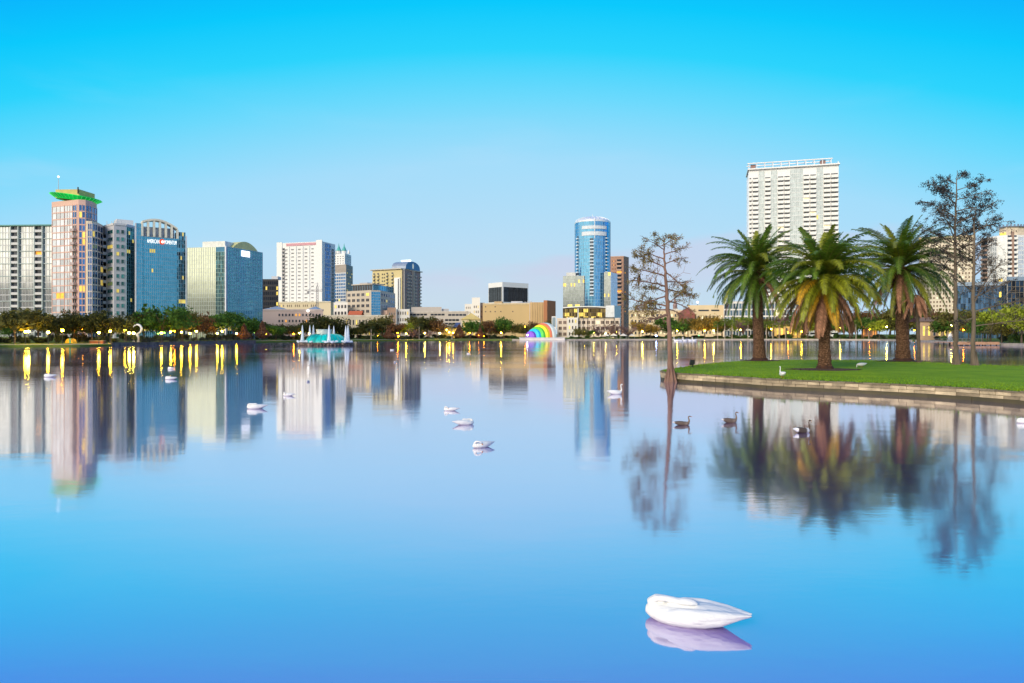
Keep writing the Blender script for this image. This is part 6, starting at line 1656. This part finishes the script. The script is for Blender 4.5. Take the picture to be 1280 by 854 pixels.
def swan(pose):
    mb = MB(); loft(mb, BODY)
    loft(mb, [(-.60, .235, .02, .012), (-.5, .235, .07, .05), (-.35, .235, .12, .085), (-.18, .235, .15, .10), (0, .225, .15, .105), (.15, .20, .12, .09), (.24, .18, .05, .05)], 14)   # the back
    for s in (-1, 1):   # folded wings lying along the sides, tips meeting over the tail
        m2 = MB(); loft(m2, [(-.66, .262, .010, .010), (-.54, .262, .035, .028), (-.36, .235, .06, .085), (-.12, .205, .068, .125), (.10, .19, .062, .12), (.22, .175, .03, .06)], 12)
        i0 = len(mb.v); mb.v += [(a, b*1.0 + s*(.022 + .150*max(0, min(1, (a+.66)/.5))), c) for a, b, c in m2.v]; mb.f += [tuple(i0+k for k in f) for f in m2.f]; mb.m += m2.m
    if pose == 'up': mb.tube([(.30, 0, .12), (.42, 0, .20), (.48, 0, .34), (.455, 0, .50), (.425, 0, .62), (.44, 0, .71), (.50, 0, .735), (.555, 0, .715), (.585, 0, .70)], [.12, .085, .058, .046, .042, .046, .052, .042, .02], 12)
    elif pose == 'sleep': mb.tube([(.28, 0, .12), (.38, 0, .20), (.41, .01, .29), (.36, .03, .36), (.25, .05, .375), (.12, .06, .365), (.04, .065, .375), (-.03, .07, .375), (-.09, .07, .355)], [.12, .095, .070, .058, .050, .050, .062, .055, .022], 12)
    elif pose == 'graze': mb.tube([(.30, 0, .14), (.44, 0, .18), (.52, 0, .12), (.56, 0, .0), (.58, 0, -.12), (.62, 0, -.20)], [.12, .085, .06, .048, .048, .02], 12)
    elif pose == 'preen': mb.tube([(.28, 0, .12), (.38, 0, .22), (.40, .03, .33), (.35, .10, .405), (.27, .17, .39), (.20, .21, .33), (.16, .225, .26)], [.12, .09, .066, .056, .052, .05, .02], 12)
    return mb
def feather_material(name, stops, axis='x'):
    m = bpy.data.materials.new(name); m.use_nodes = True; nt = m.node_tree; N, L = nt.nodes, nt.links; b = N['Principled BSDF']
    tc = N.new('ShaderNodeTexCoord'); sp = N.new('ShaderNodeSeparateXYZ'); L.new(tc.outputs['Object'], sp.inputs[0])
    no = N.new('ShaderNodeTexNoise'); no.inputs['Scale'].default_value = 14; L.new(tc.outputs['Object'], no.inputs['Vector'])
    ad = N.new('ShaderNodeMath'); ad.operation = 'MULTIPLY_ADD'; L.new(no.outputs['Fac'], ad.inputs[0]); ad.inputs[1].default_value = .10; L.new(sp.outputs[axis.upper()], ad.inputs[2])
    mr = N.new('ShaderNodeMapRange'); L.new(ad.outputs[0], mr.inputs[0]); mr.inputs[1].default_value = -.65; mr.inputs[2].default_value = .65
    r = N.new('ShaderNodeValToRGB'); e = r.color_ramp.elements
    while len(e) < len(stops): e.new(.5)
    for i, (p, c) in enumerate(stops): e[i].position = (p+.65)/1.3; e[i].color = (*c, 1)
    L.new(mr.outputs[0], r.inputs[0]); L.new(r.outputs[0], b.inputs['Base Color']); b.inputs['Roughness'].default_value = .75; b.inputs['Specular IOR Level'].default_value = .2
    bp = N.new('ShaderNodeBump'); bp.inputs['Strength'].default_value = .6; bp.inputs['Distance'].default_value = .02
    n2 = N.new('ShaderNodeTexNoise'); n2.inputs['Scale'].default_value = 30; mp = N.new('ShaderNodeMapping'); mp.inputs['Scale'].default_value = (.35, 1, 1); L.new(tc.outputs['Object'], mp.inputs[0]); L.new(mp.outputs[0], n2.inputs['Vector'])
    L.new(n2.outputs['Fac'], bp.inputs['Height']); L.new(bp.outputs[0], b.inputs['Normal'])
    return m
WF = feather_material('white_feather', [(-.65, (.64, .64, .65)), (.3, (.70, .70, .69)), (.65, (.70, .68, .62))])
GF = feather_material('brown_goose_feather', [(-.65, (.70, .68, .66)), (-.50, (.72, .70, .68)), (-.42, (.10, .075, .065)), (.10, (.13, .095, .075)), (.28, (.24, .18, .14)), (.65, (.15, .095, .06))])
GF2 = feather_material('pied_goose_feather', [(-.65, (.76, .75, .74)), (-.34, (.76, .75, .74)), (-.28, (.06, .045, .04)), (.18, (.08, .06, .05)), (.30, (.60, .58, .56)), (.42, (.62, .60, .58)), (.47, (.10, .065, .045)), (.65, (.10, .06, .04))])
BK = M('orange_beak', (.60, .22, .03), .45); BKB = M('black_knob', (.02, .02, .02), .5); LEGM = M('orange_leg', (.55, .22, .05), .7)
SWM = {p: remeshed(swan(p), .016, [WF], 'body') for p in ('up', 'sleep', 'graze', 'preen')}
GO = remeshed(swan('up'), .018, [GF], 'body'); GO2 = GO.copy(); GO2.materials.clear(); GO2.materials.append(GF2)
bm_ = MB(); bm_.tube([(.575, 0, .71), (.63, 0, .695), (.68, 0, .68)], [.028, .02, .008], 8); BEAK = bm_.mesh('beak', BK, smooth=True)
bm_ = MB(); bm_.tube([(.165, .224, .28), (.15, .234, .22), (.14, .240, .18)], [.026, .018, .008], 8); BEAKP = bm_.mesh('beak', BK, smooth=True)
bm_ = MB(); bm_.tube([(.61, 0, -.18), (.65, 0, -.24), (.66, 0, -.28)], [.024, .018, .008], 8); BEAKG = bm_.mesh('beak', BK, smooth=True)
def bird(kind, pose, px, py, yaw, scale, label, group=None, Y=None, z=0.0, me=None, legs=0.0, zs=None):
    if zs is None: zs = .74 if pose in ('sleep', 'preen') else 1.0
    if Y is None: Y = F*(H-z)/(py-YH)
    cat = 'swan' if kind == 'swan' else ('goose' if 'goose' in kind else 'bird')
    r = empty(kind, (WX(px, Y), Y, z), label, cat, group)
    r.rotation_euler = (0, 0, R(yaw))
    s = (scale, scale, scale*zs)
    inst('body', me or SWM[pose], r, (0, 0, legs*scale), scale=s)
    if pose != 'sleep': inst('beak', {'up': BEAK, 'preen': BEAKP, 'graze': BEAKG}[pose], r, (0, 0, legs*scale), scale=s)
    if legs:
        mb = MB()
        for sgn in (-1, 1):
            mb = MB(); mb.tube([(.02, sgn*.09, legs+.02), (.0, sgn*.09, legs*.5), (.02, sgn*.09, .01)], [.04, .022, .02], 6); mb.face([(.0, sgn*.09, .012), (.12, sgn*.09+.055, .008), (.15, sgn*.09, .008), (.12, sgn*.09-.055, .008)])
            o = inst('leg', mb.mesh('leg', LEGM), r, scale=s)
    return r
G1 = 'white swans resting on the lake'
bird('swan', 'sleep', 863, 778, 159, 1.04, 'large white swan close to the viewer with its head tucked on its back', G1, zs=.66)
bird('swan', 'sleep', 320, 511, 184, .80, 'white swan with tucked head on the dark reflection of the yellow-arched glass tower', G1)
bird('swan', 'preen', 360.5, 495, 170, .62, 'small white swan on the edge of the pale hotel reflection', G1)
bird('swan', 'preen', 385, 477.5, 100, .42, 'tiny pale bird on the reflection below the fountain jets', G1)
bird('swan', 'sleep', 213, 474.5, 178, .78, 'white swan on the blue tower reflection, the nearer of a close pair', G1)
bird('swan', 'sleep', 214, 461.5, 180, .66, 'white swan on the lamp streaks, the farther of a close pair', G1)
bird('swan', 'sleep', 62, 471.5, 182, .86, 'white swan far left on the dark lamp-streaked water', G1)
bird('swan', 'preen', 563.5, 513.5, 176, .62, 'farthest white swan in a loose row of three in the open middle water', G1)
bird('swan', 'sleep', 580.5, 531, 20, .72, 'middle white swan of a loose row of three, head tucked', G1)
bird('swan', 'preen', 603, 559, 215, .66, 'nearest white swan of a loose row of three, tail raised', G1)
bird('swan', 'up', 769, 493, 6, .74, 'white swan with upright neck on the brown tower reflection', G1)
bird('swan', 'sleep', 493.5, 453, 95, .5, 'tiny white bird on the water under the brown barrel-roofed tower', G1)
bird('swan', 'preen', 490, 438, 175, .8, 'distant white swan near the far bank right of the fountain', G1)
bird('swan', 'sleep', 585.5, 442.5, 180, .6, 'distant white swan under the small blue roof', G1)
bird('swan', 'sleep', 1282, 529, 170, .62, 'white bird cut off at the right edge near the island wall', G1)
G2 = 'brown geese swimming off the island'
bird('goose', 'up', 852.5, 531.5, 4, .56, 'small brown goose just right of the leaning trunk reflection', G2, me=GO, zs=.78)
bird('goose', 'up', 912.5, 528.5, 8, .53, 'brown goose with raised tail, middle of the three swimming geese', G2, me=GO)
bird('goose', 'up', 1003, 541, 12, .55, 'black and white pied goose swimming on the yellow tower reflection', G2, me=GO2)
bird('goose', 'up', 978, 475.5, 96, .60, 'white goose standing upright on the lawn at the stone coping', Y=41.9, z=IZ+.03, legs=.24, zs=1.2)
bird('swan', 'graze', 1077, 460.5, 186, .72, 'plump white swan grazing with head down on the grass right of the mulch ring', Y=54.2, z=IZ+.05, legs=.22)
# swan pedal boats moored at the far bank
PBW = M('pedal_boat_white', (.80, .80, .78), .35)
bh = remeshed(swan('up'), .02, [PBW], 'hull'); HB = MB(); HB.tube([(.575, 0, .71), (.63, 0, .695), (.70, 0, .67)], [.03, .022, .01], 6)
HBM = HB.mesh('beak', BK)
SE = MB(); SE.abox(-.30, .22, -.16, .16, .30, .42); SE.abox(-.36, -.30, -.16, .16, .30, .62); SEM = SE.mesh('seat', M('seat_blue', (.10, .12, .18), .6))
pl = ['leftmost swan pedal boat at the leaning trunk', 'second swan pedal boat from the leaning trunk', 'middle swan pedal boat of five moored right of the leaning trunk', 'fourth swan pedal boat from the leaning trunk', 'rightmost swan pedal boat near the green lamp']
for i, (px, yaw) in enumerate(((845.5, 170), (850.5, 20), (856.5, 200), (862.5, 10), (868, 190))):
    Y = 318+i*6; r = empty('pedal_boat', (WX(px, Y), Y, 0), pl[i] , 'pedal boat', 'white swan pedal boats at the far bank'); r.rotation_euler = (0, 0, R(yaw))
    inst('hull', bh, r, scale=(2.4, 2.4, 2.6)); inst('beak', HBM, r, scale=(2.4, 2.4, 2.6)); inst('seat', SEM, r, scale=(2.4, 2.4, 2.6))
